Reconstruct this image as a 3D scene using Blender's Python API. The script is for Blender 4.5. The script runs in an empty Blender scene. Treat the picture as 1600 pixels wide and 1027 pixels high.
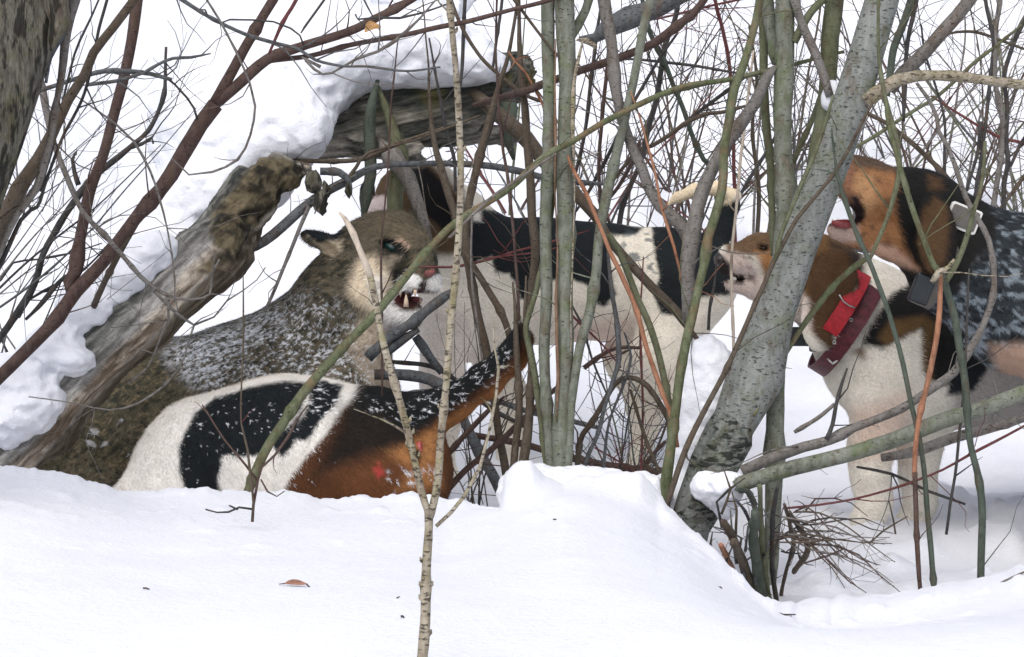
import bpy, math, random
import numpy as np
import openvdb
from mathutils import Vector
from mathutils.bvhtree import BVHTree

random.seed(7)
rng = np.random.default_rng(11)
R = math.radians
scene = bpy.context.scene
COL = scene.collection

# ---------------------------------------------------------------- camera, sky, sun, exposure
CAM = np.array([0.0, 0.0, 1.5]); PITCH = R(10.0); FPX = 4000.0
cam_d = bpy.data.cameras.new('camera'); cam_d.sensor_width = 36.0; cam_d.lens = 90.0
cam_d.clip_start = 0.05; cam_d.clip_end = 400.0
cam = bpy.data.objects.new('camera', cam_d); COL.objects.link(cam)
cam.location = CAM.tolist(); cam.rotation_euler = (math.pi / 2 - PITCH, 0, 0)
scene.camera = cam

SUN_EL, SUN_AZ = R(58), R(200)
world = bpy.data.worlds.new('World'); scene.world = world; world.use_nodes = True
wn = world.node_tree; wn.nodes.clear()
sky = wn.nodes.new('ShaderNodeTexSky'); sky.sky_type = 'NISHITA'; sky.sun_disc = False
sky.sun_elevation = SUN_EL; sky.sun_rotation = SUN_AZ
sky.air_density = 0.8; sky.dust_density = 6.0; sky.ozone_density = 0.8; sky.altitude = 1500
bg = wn.nodes.new('ShaderNodeBackground'); bg.inputs[1].default_value = 0.15
wo = wn.nodes.new('ShaderNodeOutputWorld')
hs = wn.nodes.new('ShaderNodeHueSaturation'); hs.inputs['Saturation'].default_value = 0.5   # overcast: the blue is veiled
wn.links.new(sky.outputs[0], hs.inputs['Color']); wn.links.new(hs.outputs[0], bg.inputs[0]); wn.links.new(bg.outputs[0], wo.inputs[0])
sun_d = bpy.data.lights.new('sun', 'SUN'); sun_d.energy = 1.5; sun_d.angle = R(75); sun_d.color = (1.0, 0.95, 0.89)
sun = bpy.data.objects.new('sun', sun_d); COL.objects.link(sun)
# light comes from behind the camera and a little to the left, high up
sdir = Vector((math.sin(SUN_AZ) * math.cos(SUN_EL), math.cos(SUN_AZ) * math.cos(SUN_EL), math.sin(SUN_EL)))
sun.rotation_euler = sdir.to_track_quat('Z', 'Y').to_euler()
scene.view_settings.view_transform = 'Standard'; scene.view_settings.look = 'None'
scene.view_settings.gamma = 1.0; scene.view_settings.use_curve_mapping = False
scene.view_settings.exposure = 0.5

# ---------------------------------------------------------------- helpers
CP, SP = math.cos(PITCH), math.sin(PITCH)
def P(u, v, D):
    a = (u - 800.0) / FPX; b = (513.5 - v) / FPX
    return CAM + D * np.array([a, CP + SP * b, -SP + CP * b])
def proj(X):
    d = X - CAM
    D = d[:, 1] * CP - d[:, 2] * SP
    b = (d[:, 1] * SP + d[:, 2] * CP) / D
    return 800 + FPX * d[:, 0] / D, 513.5 - FPX * b, D

def hash3(i, j, k, s):
    h = (i * 374761393 + j * 668265263 + k * 2147483647 + s * 1274126177) & 0xffffffff
    h = ((h ^ (h >> 13)) * 1274126177) & 0xffffffff
    h = h ^ (h >> 16)
    return (h & 0xffffff).astype(np.float32) / 16777215.0
def vnoise(X, s=0):
    X = np.asarray(X, dtype=np.float64)
    f = np.floor(X); t = X - f; t = t * t * (3 - 2 * t); I = f.astype(np.int64)
    out = 0
    for a in (0, 1):
        for b in (0, 1):
            for c in (0, 1):
                w = (t[..., 0] if a else 1 - t[..., 0]) * (t[..., 1] if b else 1 - t[..., 1]) * (t[..., 2] if c else 1 - t[..., 2])
                out = out + w * hash3(I[..., 0] + a, I[..., 1] + b, I[..., 2] + c, s)
    return out
def fbm(X, o=4, s=0):
    X = np.asarray(X, dtype=np.float64); a = 0.5; t = 0; n = 0
    for i in range(o):
        t = t + a * vnoise(X * 2 ** i + 17.3 * i, s + i); n += a; a *= 0.5
    return t / n * 2 - 1
def sstep(a, b, x):
    t = np.clip((x - a) / (b - a), 0, 1); return t * t * (3 - 2 * t)

def setp(o, label=None, cat=None, group=None, kind=None):
    if label: o['label'] = label
    if cat: o['category'] = cat
    if group: o['group'] = group
    if kind: o['kind'] = kind
    return o
def empty(name, loc, label=None, cat=None, group=None):
    o = bpy.data.objects.new(name, None); COL.objects.link(o); o.location = [float(t) for t in loc]
    o.empty_display_size = 0.05
    return setp(o, label, cat, group)
def origin_of(o):
    l = Vector((0, 0, 0))
    while o is not None:
        l = l + o.location; o = o.parent
    return np.array(l)
def link_mesh(name, me, mat, parent=None, loc=None):
    o = bpy.data.objects.new(name, me); COL.objects.link(o)
    if parent is not None: o.parent = parent
    if loc is not None: o.location = [float(t) for t in loc]
    if mat is not None and not me.materials: me.materials.append(mat)
    return o
def mesh_np(name, V, F, mat, parent=None, col=None, smooth=True, base=None):
    """V world coords (n,3); F (m,k) array or list of faces"""
    V = np.asarray(V, dtype=np.float64)
    loc = None
    if parent is not None:
        V = V - origin_of(parent)
    elif base is not None:
        V = V - np.asarray(base); loc = base
    me = bpy.data.meshes.new(name)
    if isinstance(F, np.ndarray): Fs = [F]
    elif len(F) and isinstance(F[0], np.ndarray) and F[0].ndim == 2: Fs = [f for f in F if len(f)]
    else:
        me.from_pydata(V.tolist(), [], [tuple(int(q) for q in f) for f in F]); Fs = None
    if Fs is not None:
        me.vertices.add(len(V)); me.vertices.foreach_set('co', V.astype(np.float32).ravel())
        idx = np.concatenate([f.ravel() for f in Fs]).astype(np.int32)
        tot = np.concatenate([np.full(len(f), f.shape[1], dtype=np.int32) for f in Fs])
        st = np.concatenate([[0], np.cumsum(tot)[:-1]]).astype(np.int32)
        me.loops.add(len(idx)); me.loops.foreach_set('vertex_index', idx)
        me.polygons.add(len(tot)); me.polygons.foreach_set('loop_start', st); me.polygons.foreach_set('loop_total', tot)
        me.update(calc_edges=True)
    me.polygons.foreach_set('use_smooth', np.full(len(me.polygons), smooth, dtype=bool))
    if col is not None:
        at = me.color_attributes.new('Col', 'FLOAT_COLOR', 'POINT')
        c4 = np.ones((len(V), 4), dtype=np.float32); c4[:, :3] = col
        at.data.foreach_set('color', c4.ravel())
    me.update()
    return link_mesh(name, me, mat, parent, loc)

# ---------------------------------------------------------------- materials
def new_mat(name, rough=0.8, spec=0.3):
    m = bpy.data.materials.new(name); m.use_nodes = True
    b = m.node_tree.nodes['Principled BSDF']
    b.inputs['Roughness'].default_value = rough
    b.inputs['Specular IOR Level'].default_value = spec
    return m, m.node_tree, b
def N(nt, t, **kw):
    n = nt.nodes.new(t)
    for k, v in kw.items(): setattr(n, k, v)
    return n
def ramp(nt, fac, stops):
    r = N(nt, 'ShaderNodeValToRGB'); e = r.color_ramp.elements
    while len(e) < len(stops): e.new(0.5)
    for el, (p, c) in zip(e, stops):
        el.position = p; el.color = (c[0], c[1], c[2], 1) if not isinstance(c, (int, float)) else (c, c, c, 1)
    nt.links.new(fac, r.inputs[0]); return r.outputs[0]
def noise(nt, vec, scale, detail=4, rough=0.55, dist=0.0):
    n = N(nt, 'ShaderNodeTexNoise'); n.inputs['Scale'].default_value = scale
    n.inputs['Detail'].default_value = detail; n.inputs['Roughness'].default_value = rough
    n.inputs['Distortion'].default_value = dist
    nt.links.new(vec, n.inputs['Vector']); return n.outputs['Fac']
def mixc(nt, fac, a, b, mode='MIX'):
    m = N(nt, 'ShaderNodeMix', data_type='RGBA', blend_type=mode)
    for s, x in ((m.inputs[0], fac), (m.inputs[6], a), (m.inputs[7], b)):
        if hasattr(x, 'links') or hasattr(x, 'is_linked'): nt.links.new(x, s)
        elif isinstance(x, (int, float)): s.default_value = x
        else: s.default_value = (x[0], x[1], x[2], 1)
    return m.outputs[2]
def bump(nt, b, h, dist, strength=0.6):
    n = N(nt, 'ShaderNodeBump'); n.inputs['Strength'].default_value = strength; n.inputs['Distance'].default_value = dist
    nt.links.new(h, n.inputs['Height']); nt.links.new(n.outputs[0], b.inputs['Normal'])

def snow_mat():
    m, nt, b = new_mat('snow', 0.65, 0.25)
    tc = N(nt, 'ShaderNodeTexCoord').outputs['Object']
    f = noise(nt, tc, 3.0, 5)
    c = ramp(nt, f, [(0.3, (0.83, 0.845, 0.90)), (0.7, (0.885, 0.895, 0.93))])
    nt.links.new(c, b.inputs['Base Color'])
    f2 = noise(nt, tc, 90.0, 6, 0.7); f3 = noise(nt, tc, 14.0, 4)
    a = N(nt, 'ShaderNodeMath', operation='ADD'); nt.links.new(f2, a.inputs[0]); nt.links.new(f3, a.inputs[1])
    bump(nt, b, a.outputs[0], 0.008, 0.5)
    return m

def bark_mat(name, dark, mid, light, spots=0.35, spot_scale=260, green=None, rough=0.75, bmp=0.0015, k=0.78, long=False, big_s=9.0):
    """smooth young bark: long colour drifts, small dark lenticels, pale and mossy patches"""
    m, nt, b = new_mat(name, rough, 0.25)
    dark, mid, light = (tuple((x * .85 + sum(c) / 3 * .15) * k for x in c) for c in (dark, mid, light))
    geo = N(nt, 'ShaderNodeTexCoord').outputs['Object']
    big = noise(nt, geo, big_s, 6, 0.68)
    c = ramp(nt, big, [(0.3, dark), (0.5, mid), (0.72, light)])
    mp = N(nt, 'ShaderNodeMapping'); mp.inputs['Scale'].default_value = (1, 1, 0.35)
    nt.links.new(geo, mp.inputs['Vector'])
    st = noise(nt, mp.outputs[0], 120.0, 4, 0.65)
    c = mixc(nt, ramp(nt, st, [(0.35, 0.0), (0.7, 0.55)]), c, tuple(x * 1.45 for x in light))
    if green:
        g = noise(nt, geo, 22.0, 4, 0.7)
        c = mixc(nt, ramp(nt, g, [(0.5, 0.0), (0.66, 0.7)]), c, green)
    mp2 = N(nt, 'ShaderNodeMapping'); mp2.inputs['Scale'].default_value = (1, 1, 0.22) if long else (0.6, 0.6, 1.5)
    nt.links.new(geo, mp2.inputs['Vector'])
    sp = noise(nt, mp2.outputs[0], spot_scale, 3, 0.6)
    br = noise(nt, mp.outputs[0], 38.0, 5, 0.7)
    c = mixc(nt, ramp(nt, br, [(0.52, 0.0), (0.66, 0.6)]), c, (0.12 * k, 0.075 * k, 0.045 * k))
    c = mixc(nt, ramp(nt, sp, [(0.66 - spots * 0.18, 0.0), (0.74 - spots * 0.18, 0.85)]), c, tuple(x * 0.22 for x in dark))
    nt.links.new(c, b.inputs['Base Color'])
    bump(nt, b, sp, bmp, 0.7)
    return m

def attr_mat(name, rough, noise_scale=300, amt=0.5, bmp=0.0, stretch=None, sheen=0.0):
    m, nt, b = new_mat(name, rough, 0.2)
    at = N(nt, 'ShaderNodeAttribute', attribute_name='Col')
    geo = N(nt, 'ShaderNodeTexCoord').outputs['Object']
    vec = geo
    if stretch:
        mr = N(nt, 'ShaderNodeMapping'); mr.inputs['Rotation'].default_value = stretch[0]
        mp = N(nt, 'ShaderNodeMapping'); mp.inputs['Scale'].default_value = stretch[1]
        nt.links.new(geo, mr.inputs['Vector']); nt.links.new(mr.outputs[0], mp.inputs['Vector']); vec = mp.outputs[0]
    f = noise(nt, vec, noise_scale, 5, 0.65)
    k = ramp(nt, f, [(0.25, 1 - amt), (0.75, 1 + amt)])
    c = mixc(nt, 1.0, at.outputs['Color'], k, 'MULTIPLY')
    nt.links.new(c, b.inputs['Base Color'])
    if sheen: b.inputs['Sheen Weight'].default_value = sheen
    if bmp: bump(nt, b, f, bmp, 0.8)
    return m

def plain_mat(name, c, rough=0.5, spec=0.5, var=0.25, scale=120, metal=0.0, bmp=0.0):
    m, nt, b = new_mat(name, rough, spec)
    geo = N(nt, 'ShaderNodeTexCoord').outputs['Object']
    f = noise(nt, geo, scale, 4)
    nt.links.new(ramp(nt, f, [(0.3, tuple(x * (1 - var) for x in c)), (0.7, tuple(min(1, x * (1 + var)) for x in c))]), b.inputs['Base Color'])
    b.inputs['Metallic'].default_value = metal
    if bmp: bump(nt, b, f, bmp)
    return m

M = dict(
    snow=snow_mat(),
    greygreen=bark_mat('grey_green_bark', (0.085, 0.095, 0.065), (0.16, 0.175, 0.125), (0.26, 0.27, 0.22), 0.35, 180, (0.10, 0.13, 0.05)),
    grey=bark_mat('grey_speckled_bark', (0.13, 0.14, 0.12), (0.205, 0.22, 0.195), (0.30, 0.31, 0.29), 0.55, 170, (0.13, 0.15, 0.09)),
    greybrown=bark_mat('grey_brown_bark', (0.10, 0.085, 0.07), (0.17, 0.15, 0.13), (0.25, 0.23, 0.21), 0.5, 240),
    olive=bark_mat('olive_bark', (0.075, 0.085, 0.035), (0.12, 0.13, 0.06), (0.18, 0.19, 0.11), 0.35, 300),
    green=bark_mat('green_bark', (0.055, 0.07, 0.02), (0.10, 0.125, 0.045), (0.19, 0.20, 0.12), 0.3, 300, (0.20, 0.12, 0.07)),
    dgreen=bark_mat('dark_green_bark', (0.035, 0.05, 0.035), (0.06, 0.08, 0.055), (0.10, 0.125, 0.095), 0.3, 300),
    redbrown=bark_mat('red_brown_bark', (0.045, 0.024, 0.019), (0.08, 0.042, 0.033), (0.13, 0.085, 0.07), 0.4, 260),
    brown=bark_mat('brown_bark', (0.055, 0.038, 0.022), (0.09, 0.065, 0.04), (0.14, 0.11, 0.08), 0.4, 260),
    dark=bark_mat('dark_bark', (0.024, 0.022, 0.022), (0.045, 0.042, 0.040), (0.09, 0.085, 0.082), 0.3, 260),
    darkgrey=bark_mat('dark_grey_bark', (0.05, 0.055, 0.06), (0.09, 0.095, 0.10), (0.16, 0.17, 0.175), 0.5, 240),
    lichen=bark_mat('lichened_bark', (0.03, 0.034, 0.028), (0.10, 0.11, 0.09), (0.26, 0.28, 0.25), 0.9, 70, (0.07, 0.085, 0.03), bmp=0.012, big_s=40.0),
    red=bark_mat('red_bark', (0.09, 0.02, 0.022), (0.15, 0.035, 0.036), (0.22, 0.07, 0.065), 0.2, 300),
    orange=bark_mat('orange_bark', (0.22, 0.075, 0.03), (0.36, 0.135, 0.06), (0.48, 0.23, 0.12), 0.15, 300),
    rust=bark_mat('rust_bark', (0.10, 0.05, 0.025), (0.22, 0.11, 0.055), (0.32, 0.2, 0.12), 0.3, 200),
    tan=bark_mat('tan_bark', (0.17, 0.13, 0.085), (0.33, 0.27, 0.18), (0.50, 0.44, 0.34), 0.7, 190, (0.22, 0.20, 0.08), bmp=0.003),
    pale=bark_mat('pale_peeled_wood', (0.45, 0.34, 0.24), (0.58, 0.47, 0.35), (0.68, 0.58, 0.46), 0.1, 300),
    oldbark=bark_mat('rough_old_bark', (0.045, 0.04, 0.028), (0.11, 0.10, 0.075), (0.20, 0.185, 0.145), 0.9, 75, (0.085, 0.09, 0.04), bmp=0.02, long=True, big_s=25.0),
    wood=attr_mat('weathered_wood', 0.85, 130, 0.6, 0.008, ((0, R(46), 0), (0.09, 1, 1))),
    stumpwood=attr_mat('hollow_weathered_wood', 0.85, 110, 0.75, 0.010, ((0, R(14), 0), (0.12, 1, 1))),
    barkchunk=attr_mat('flaking_bark', 0.9, 70, 0.6, 0.012),
    skin=attr_mat('coat_skin', 0.9, 250, 0.25, 0.002),
    fur=attr_mat('fur', 0.75, 400, 0.15, 0.0, None, 0.0),
    nose=plain_mat('nose_skin', (0.03, 0.022, 0.022), 0.35, 0.5, 0.4, 300, bmp=0.001),
    pinknose=plain_mat('pink_nose_skin', (0.27, 0.10, 0.09), 0.6, 0.3, 0.35, 200, bmp=0.001),
    mouth=plain_mat('mouth_flesh', (0.22, 0.035, 0.035), 0.3, 0.5, 0.5, 150, bmp=0.001),
    tooth=plain_mat('tooth', (0.72, 0.55, 0.40), 0.3, 0.5, 0.1),
    browneye=plain_mat('brown_eye', (0.02, 0.012, 0.008), 0.08, 0.6, 0.3, 200),
    eye=plain_mat('eye', (0.025, 0.075, 0.065), 0.05, 0.9, 0.4, 90),
    redleather=plain_mat('dark_red_leather', (0.085, 0.012, 0.018), 0.5, 0.4, 0.45, 110, bmp=0.001),
    rednylon=plain_mat('bright_red_strap', (0.34, 0.016, 0.024), 0.6, 0.3, 0.3, 130),
    steel=plain_mat('steel', (0.45, 0.44, 0.42), 0.35, 0.5, 0.3, 150, metal=0.8),
    greystrap=plain_mat('grey_strap', (0.16, 0.145, 0.13), 0.7, 0.3, 0.2, 200),
    darkstrap=plain_mat('blue_grey_strap', (0.10, 0.10, 0.12), 0.7, 0.3, 0.3, 200),
    blackplastic=plain_mat('black_plastic', (0.010, 0.014, 0.017), 0.4, 0.5, 0.4, 60),
    whiteplastic=plain_mat('white_frame', (0.72, 0.70, 0.66), 0.5, 0.4, 0.08),
    window=plain_mat('grey_window', (0.10, 0.088, 0.075), 0.35, 0.5, 0.15, 60),
    leaf=plain_mat('dry_leaf', (0.30, 0.15, 0.105), 0.7, 0.3, 0.45, 90, bmp=0.002),
    dryleaf=plain_mat('tan_leaf', (0.42, 0.24, 0.10), 0.7, 0.3, 0.4, 90, bmp=0.002),
    gore=plain_mat('blood', (0.30, 0.05, 0.045), 0.35, 0.5, 0.5, 160),
)

# ---------------------------------------------------------------- distance-field bodies
def frame_rot(vec_px):
    """unit right, up, forward of the camera as helper axes for shaping"""
    return None
RIGHT = np.array([1.0, 0, 0]); UPV = np.array([0, SP, CP]); FWD = np.array([0, CP, -SP])
class Field:
    def __init__(self, lo, hi, h):
        self.lo = np.array(lo, float); self.h = h
        self.n = np.ceil((np.array(hi) - self.lo) / h).astype(int) + 1
        self.F = np.full(self.n, 0.06, dtype=np.float32)
    def sub(self, lo, hi):
        a = np.clip(np.floor((lo - self.lo) / self.h).astype(int), 0, self.n)
        b = np.clip(np.ceil((hi - self.lo) / self.h).astype(int) + 1, 0, self.n)
        if (b <= a).any(): return None, None
        g = [(self.lo[i] + self.h * np.arange(a[i], b[i])).astype(np.float32) for i in range(3)]
        return (slice(a[0], b[0]), slice(a[1], b[1]), slice(a[2], b[2])), (g[0][:, None, None], g[1][None, :, None], g[2][None, None, :])
    def put(self, s, d, k, cut):
        F = self.F[s]
        d = d.astype(np.float32)
        if cut:
            h = np.clip(0.5 - 0.5 * (F + d) / k, 0, 1)
            self.F[s] = F * (1 - h) + (-d) * h + k * h * (1 - h)
        else:
            h = np.clip(0.5 + 0.5 * (F - d) / k, 0, 1)
            self.F[s] = F * (1 - h) + d * h - k * h * (1 - h)
    def cone(self, a, b, ra, rb, k=0.02, cut=False):
        m = max(ra, rb) + k + 0.03
        s, X = self.sub(np.minimum(a, b) - m, np.maximum(a, b) + m)
        if s is None: return
        ba = b - a; L2 = max(1e-9, ba @ ba)
        x, y, z = (X[i] - np.float32(a[i]) for i in range(3)); ba = ba.astype(np.float32)
        t = np.clip((x * ba[0] + y * ba[1] + z * ba[2]) / np.float32(L2), 0, 1)
        d = np.sqrt((x - t * ba[0]) ** 2 + (y - t * ba[1]) ** 2 + (z - t * ba[2]) ** 2) - (np.float32(ra) + np.float32(rb - ra) * t)
        self.put(s, d, k, cut)
    def ell(self, c, axes, r, k=0.02, cut=False):
        r = np.array(r); m = r.max() + k + 0.03
        s, X = self.sub(c - m, c + m)
        if s is None: return
        x, y, z = (X[i] - np.float32(c[i]) for i in range(3)); k0 = 0; k1 = 0
        for i in range(3):
            e = np.asarray(axes[i], np.float32); q = (x * e[0] + y * e[1] + z * e[2]) / np.float32(r[i])
            k0 = k0 + q * q; k1 = k1 + (q / np.float32(r[i])) ** 2
        k0 = np.sqrt(k0); k1 = np.sqrt(k1) + np.float32(1e-9)
        d = k0 * (k0 - 1) / k1
        d = np.where(k0 < 0.05, -r.min(), d)
        self.put(s, d, k, cut)
    def mesh(self):
        F = self.F
        F[0], F[-1] = 0.06, 0.06; F[:, 0], F[:, -1] = 0.06, 0.06; F[:, :, 0], F[:, :, -1] = 0.06, 0.06
        g = openvdb.FloatGrid(0.06); g.copyFromArray(F)
        p, t, q = g.convertToPolygons(isovalue=0.0)
        V = self.lo + np.asarray(p, float) * self.h
        q = np.asarray(q).reshape(-1, 4).astype(np.int64); t = np.asarray(t).reshape(-1, 3).astype(np.int64)
        return V, q, t

def vnormals(V, T):
    n = np.cross(V[T[:, 1]] - V[T[:, 0]], V[T[:, 2]] - V[T[:, 0]])
    out = np.zeros_like(V)
    for i in range(3): np.add.at(out, T[:, i], n)
    return out / (np.linalg.norm(out, axis=1, keepdims=True) + 1e-12)

def poly_sd(u, v, poly):
    """signed distance in pixels to a polygon, negative inside"""
    p = np.array(poly, float); q = np.roll(p, -1, 0)
    d2 = np.full(u.shape, 1e12); ins = np.zeros(u.shape, bool)
    for (x0, y0), (x1, y1) in zip(p, q):
        ex, ey = x1 - x0, y1 - y0; wx, wy = u - x0, v - y0
        t = np.clip((wx * ex + wy * ey) / (ex * ex + ey * ey + 1e-9), 0, 1)
        d2 = np.minimum(d2, (wx - ex * t) ** 2 + (wy - ey * t) ** 2)
        c = ((y0 <= v) & (v < y1)) | ((y1 <= v) & (v < y0))
        with np.errstate(divide='ignore', invalid='ignore'):
            xi = x0 + (v - y0) * ex / (ey if ey != 0 else 1e-9)
        ins ^= c & (u < xi)
    d = np.sqrt(d2); return np.where(ins, -d, d)

class Animal:
    """body in one piece: pixel-traced joints at their own depth, real radii; coat colours follow the markings"""
    def __init__(self, name, D, label, cat, base_px, group=None):
        self.D = D; self.name = name; self.s = D / FPX; self.ops = []; self.rules = []
        self.root = empty(name, P(*base_px), label, cat, group)
    def q(self, u, v, dd=0.0): return P(u, v, self.D + dd)
    def chain(self, pts, k=0.025, cut=False):
        for a, b in zip(pts, pts[1:]):
            self.ops.append(('c', self.q(a[0], a[1], a[2]), self.q(b[0], b[1], b[2]), a[3] * self.s, b[3] * self.s, k, cut))
    def ell(self, u, v, dd, ru, rv, rd, ang=0.0, k=0.02, cut=False, yaw=0.0):
        c, s_ = math.cos(R(ang)), math.sin(R(ang))
        ax = RIGHT * c - UPV * s_; ay = RIGHT * s_ + UPV * c; az = FWD
        cy, sy = math.cos(R(yaw)), math.sin(R(yaw))
        ax, az = ax * cy + az * sy, az * cy - ax * sy
        self.ops.append(('e', self.q(u, v, dd), (ax, ay, az), (ru * self.s, rv * self.s, rd * self.s), k, cut))
    def build(self, paint, h=0.003, hairs=70000, hair_len=0.010, hair_w=0.0011, flow=(1, 0, -0.3), lift=0.35, hv=0.28):
        lo = np.full(3, 1e9); hi = -lo
        for o in self.ops:
            if o[-1]: continue
            if o[0] == 'c':
                for p, r in ((o[1], o[3]), (o[2], o[4])): lo = np.minimum(lo, p - r); hi = np.maximum(hi, p + r)
            else:
                r = max(o[3]); lo = np.minimum(lo, o[1] - r); hi = np.maximum(hi, o[1] + r)
        f = Field(lo - 0.03, hi + 0.03, h)
        for o in self.ops:
            if o[0] == 'c': f.cone(*o[1:])
            else: f.ell(*o[1:])
        V, q, t = f.mesh()
        T = np.concatenate([q[:, [0, 1, 2]], q[:, [0, 2, 3]], t])
        nv = vnormals(V, T)
        V = V + nv * (fbm(V * 14, 3, 5)[:, None] * 0.0045 + fbm(V * 45, 2, 9)[:, None] * 0.0018)
        self.V, self.T = V, T
        self.bvh = BVHTree.FromPolygons([tuple(x) for x in V], [tuple(int(y) for y in x) for x in T[::1]]) if True else None
        col = paint(V, 0)
        mesh_np('body', V, [q, t], M['skin'], self.root, col=col)
        # hair: one short blade each, lying back along the body
        A = V[T[:, 0]]; B = V[T[:, 1]]; C = V[T[:, 2]]
        nf = np.cross(B - A, C - A); ar = np.linalg.norm(nf, axis=1); nf = nf / (ar[:, None] + 1e-12)
        i = rng.choice(len(T), hairs, p=ar / ar.sum())
        r1 = np.sqrt(rng.random(hairs)); r2 = rng.random(hairs)
        X = A[i] * (1 - r1)[:, None] + B[i] * (r1 * (1 - r2))[:, None] + C[i] * (r1 * r2)[:, None]
        n = nv[T[i, 0]] * 0.6 + nf[i] * 0.4; n /= np.linalg.norm(n, axis=1, keepdims=True) + 1e-9
        fl = flow(X) if callable(flow) else np.tile(np.array(flow, float), (hairs, 1))
        fl = fl / (np.linalg.norm(fl, axis=1, keepdims=True) + 1e-9)
        fl = fl + 0.55 * np.stack([fbm(X * 18, 2, 21), fbm(X * 18, 2, 22), fbm(X * 18, 2, 23)], -1) + 0.25 * rng.normal(size=(hairs, 3))
        tan = fl - n * (fl * n).sum(1)[:, None]; tan /= np.linalg.norm(tan, axis=1, keepdims=True) + 1e-9
        d = tan + n * (lift * (0.5 + rng.random(hairs)))[:, None]; d /= np.linalg.norm(d, axis=1, keepdims=True)
        w = np.cross(d, n); w /= np.linalg.norm(w, axis=1, keepdims=True) + 1e-9
        L = hair_len * (0.6 + 0.8 * rng.random(hairs))
        c = paint(X, 1)
        c = c * (1 - hv + 2 * hv * rng.random(hairs))[:, None]
        W = hair_w * (0.7 + 0.6 * rng.random(hairs))
        v3 = np.empty((hairs, 3, 3)); X0 = X - n * 0.001
        v3[:, 0] = X0 - w * W[:, None] * .5; v3[:, 1] = X0 + w * W[:, None] * .5; v3[:, 2] = X0 + d * L[:, None]
        o = mesh_np('fur', v3.reshape(-1, 3), np.arange(hairs * 3).reshape(-1, 3), M['fur'], self.root, col=np.repeat(np.clip(c, 0, 1), 3, 0))
        o['kind'] = 'stuff'
        return self
    def hit(self, u, v):
        d = Vector(P(u, v, 1.0) - CAM).normalized()
        loc, nrm, _, dist = self.bvh.ray_cast(Vector(CAM), d)
        return (np.array(loc), np.array(nrm)) if loc is not None else (self.q(u, v), -FWD)

def painter(base, rules, jitter=4.0, js=60.0, var=0.12):
    """rules: (polygon, colour, soft, [fn]) applied in order"""
    def f(X, hair):
        u, v, D = proj(X)
        ju = fbm(X * js, 3, 31) * jitter; jv = fbm(X * js, 3, 37) * jitter
        if hair: ju = ju + rng.normal(size=len(X)) * 2.4; jv = jv + rng.normal(size=len(X)) * 2.4
        U, W = u + ju, v + jv
        c = np.tile(np.array(base, float), (len(X), 1))
        for r in rules:
            if r[0] is None: m = np.ones(len(X))
            else:
                sd = poly_sd(U, W, r[0]); s = r[2]
                m = 1 - sstep(-s, s, sd)
            if len(r) > 3: m = m * r[3](X, u, v)
            c = c * (1 - m[:, None]) + np.array(r[1], float) * m[:, None]
        c = c * (1 + var * fbm(X * 30, 3, 41))[:, None]
        return np.clip(c, 0.002, 0.95)
    return f
def fleck(scale, th, soft=0.08, seed=50, amt=1.0):
    def g(X, u, v): return sstep(th, th + soft, fbm(X * scale, 2, seed)) * amt
    return g

def ball(name, c, r, mat, parent, axes=None, seg=16, rings=10, noise_amp=0.0):
    axes = axes or (RIGHT, UPV, FWD); r = (r, r, r) if isinstance(r, (int, float)) else r
    V = []; F = []
    for i in range(rings + 1):
        th = math.pi * i / rings
        for j in range(seg):
            ph = 2 * math.pi * j / seg
            q = np.array([math.sin(th) * math.cos(ph), math.cos(th), math.sin(th) * math.sin(ph)])
            V.append(c + axes[0] * q[0] * r[0] + axes[1] * q[1] * r[1] + axes[2] * q[2] * r[2])
    for i in range(rings):
        for j in range(seg):
            F.append((i * seg + j, i * seg + (j + 1) % seg, (i + 1) * seg + (j + 1) % seg, (i + 1) * seg + j))
    V = np.array(V)
    if noise_amp: V = V + (V - c) * (fbm(V * 90, 2, 3)[:, None] * noise_amp)
    return mesh_np(name, V, F, mat, parent)

def band(name, c, axA, axD, ra, rd, axW, w, th, mat, parent, a0=0.0, a1=2 * math.pi, n=48):
    """strap: part of an ellipse in the plane (axA, axD), width along axW, real thickness"""
    V = []; F = []; full = abs(a1 - a0 - 2 * math.pi) < 1e-6
    for i in range(n + (0 if full else 1)):
        t = a0 + (a1 - a0) * i / n
        e = axA * math.cos(t); g = axD * math.sin(t)
        out = e / ra * 1.0 + g / rd * 1.0; out = out / np.linalg.norm(out)
        m = c + e * ra + g * rd
        for (sw, st) in ((-1, 0), (1, 0), (1, 1), (-1, 1)):
            V.append(m + axW * w * 0.5 * sw + out * th * st)
    k = len(V) // 4
    for i in range(k if full else k - 1):
        j = (i + 1) % k
        for e in range(4):
            F.append((i * 4 + e, i * 4 + (e + 1) % 4, j * 4 + (e + 1) % 4, j * 4 + e))
    if not full: F += [(3, 2, 1, 0), (4 * k - 4, 4 * k - 3, 4 * k - 2, 4 * k - 1)]
    return mesh_np(name, V, F, mat, parent, smooth=False)

def box(name, c, ax, half, mat, parent, bev=0.12):
    V = []; F = []
    for z, s in ((-1, 1 - bev), (-1 + bev, 1), (1 - bev, 1), (1, 1 - bev)):
        for (x, y) in ((-1, -1 + bev), (-1 + bev, -1), (1 - bev, -1), (1, -1 + bev), (1, 1 - bev), (1 - bev, 1), (-1 + bev, 1), (-1, 1 - bev)):
            V.append(c + ax[0] * half[0] * x * s + ax[1] * half[1] * y * s + ax[2] * half[2] * z)
    for l in range(3):
        for i in range(8):
            j = (i + 1) % 8; F.append((l * 8 + i, l * 8 + j, l * 8 + 8 + j, l * 8 + 8 + i))
    F += [tuple(range(7, -1, -1)), tuple(range(24, 32))]
    return mesh_np(name, V, F, mat, parent, smooth=False)

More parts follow.
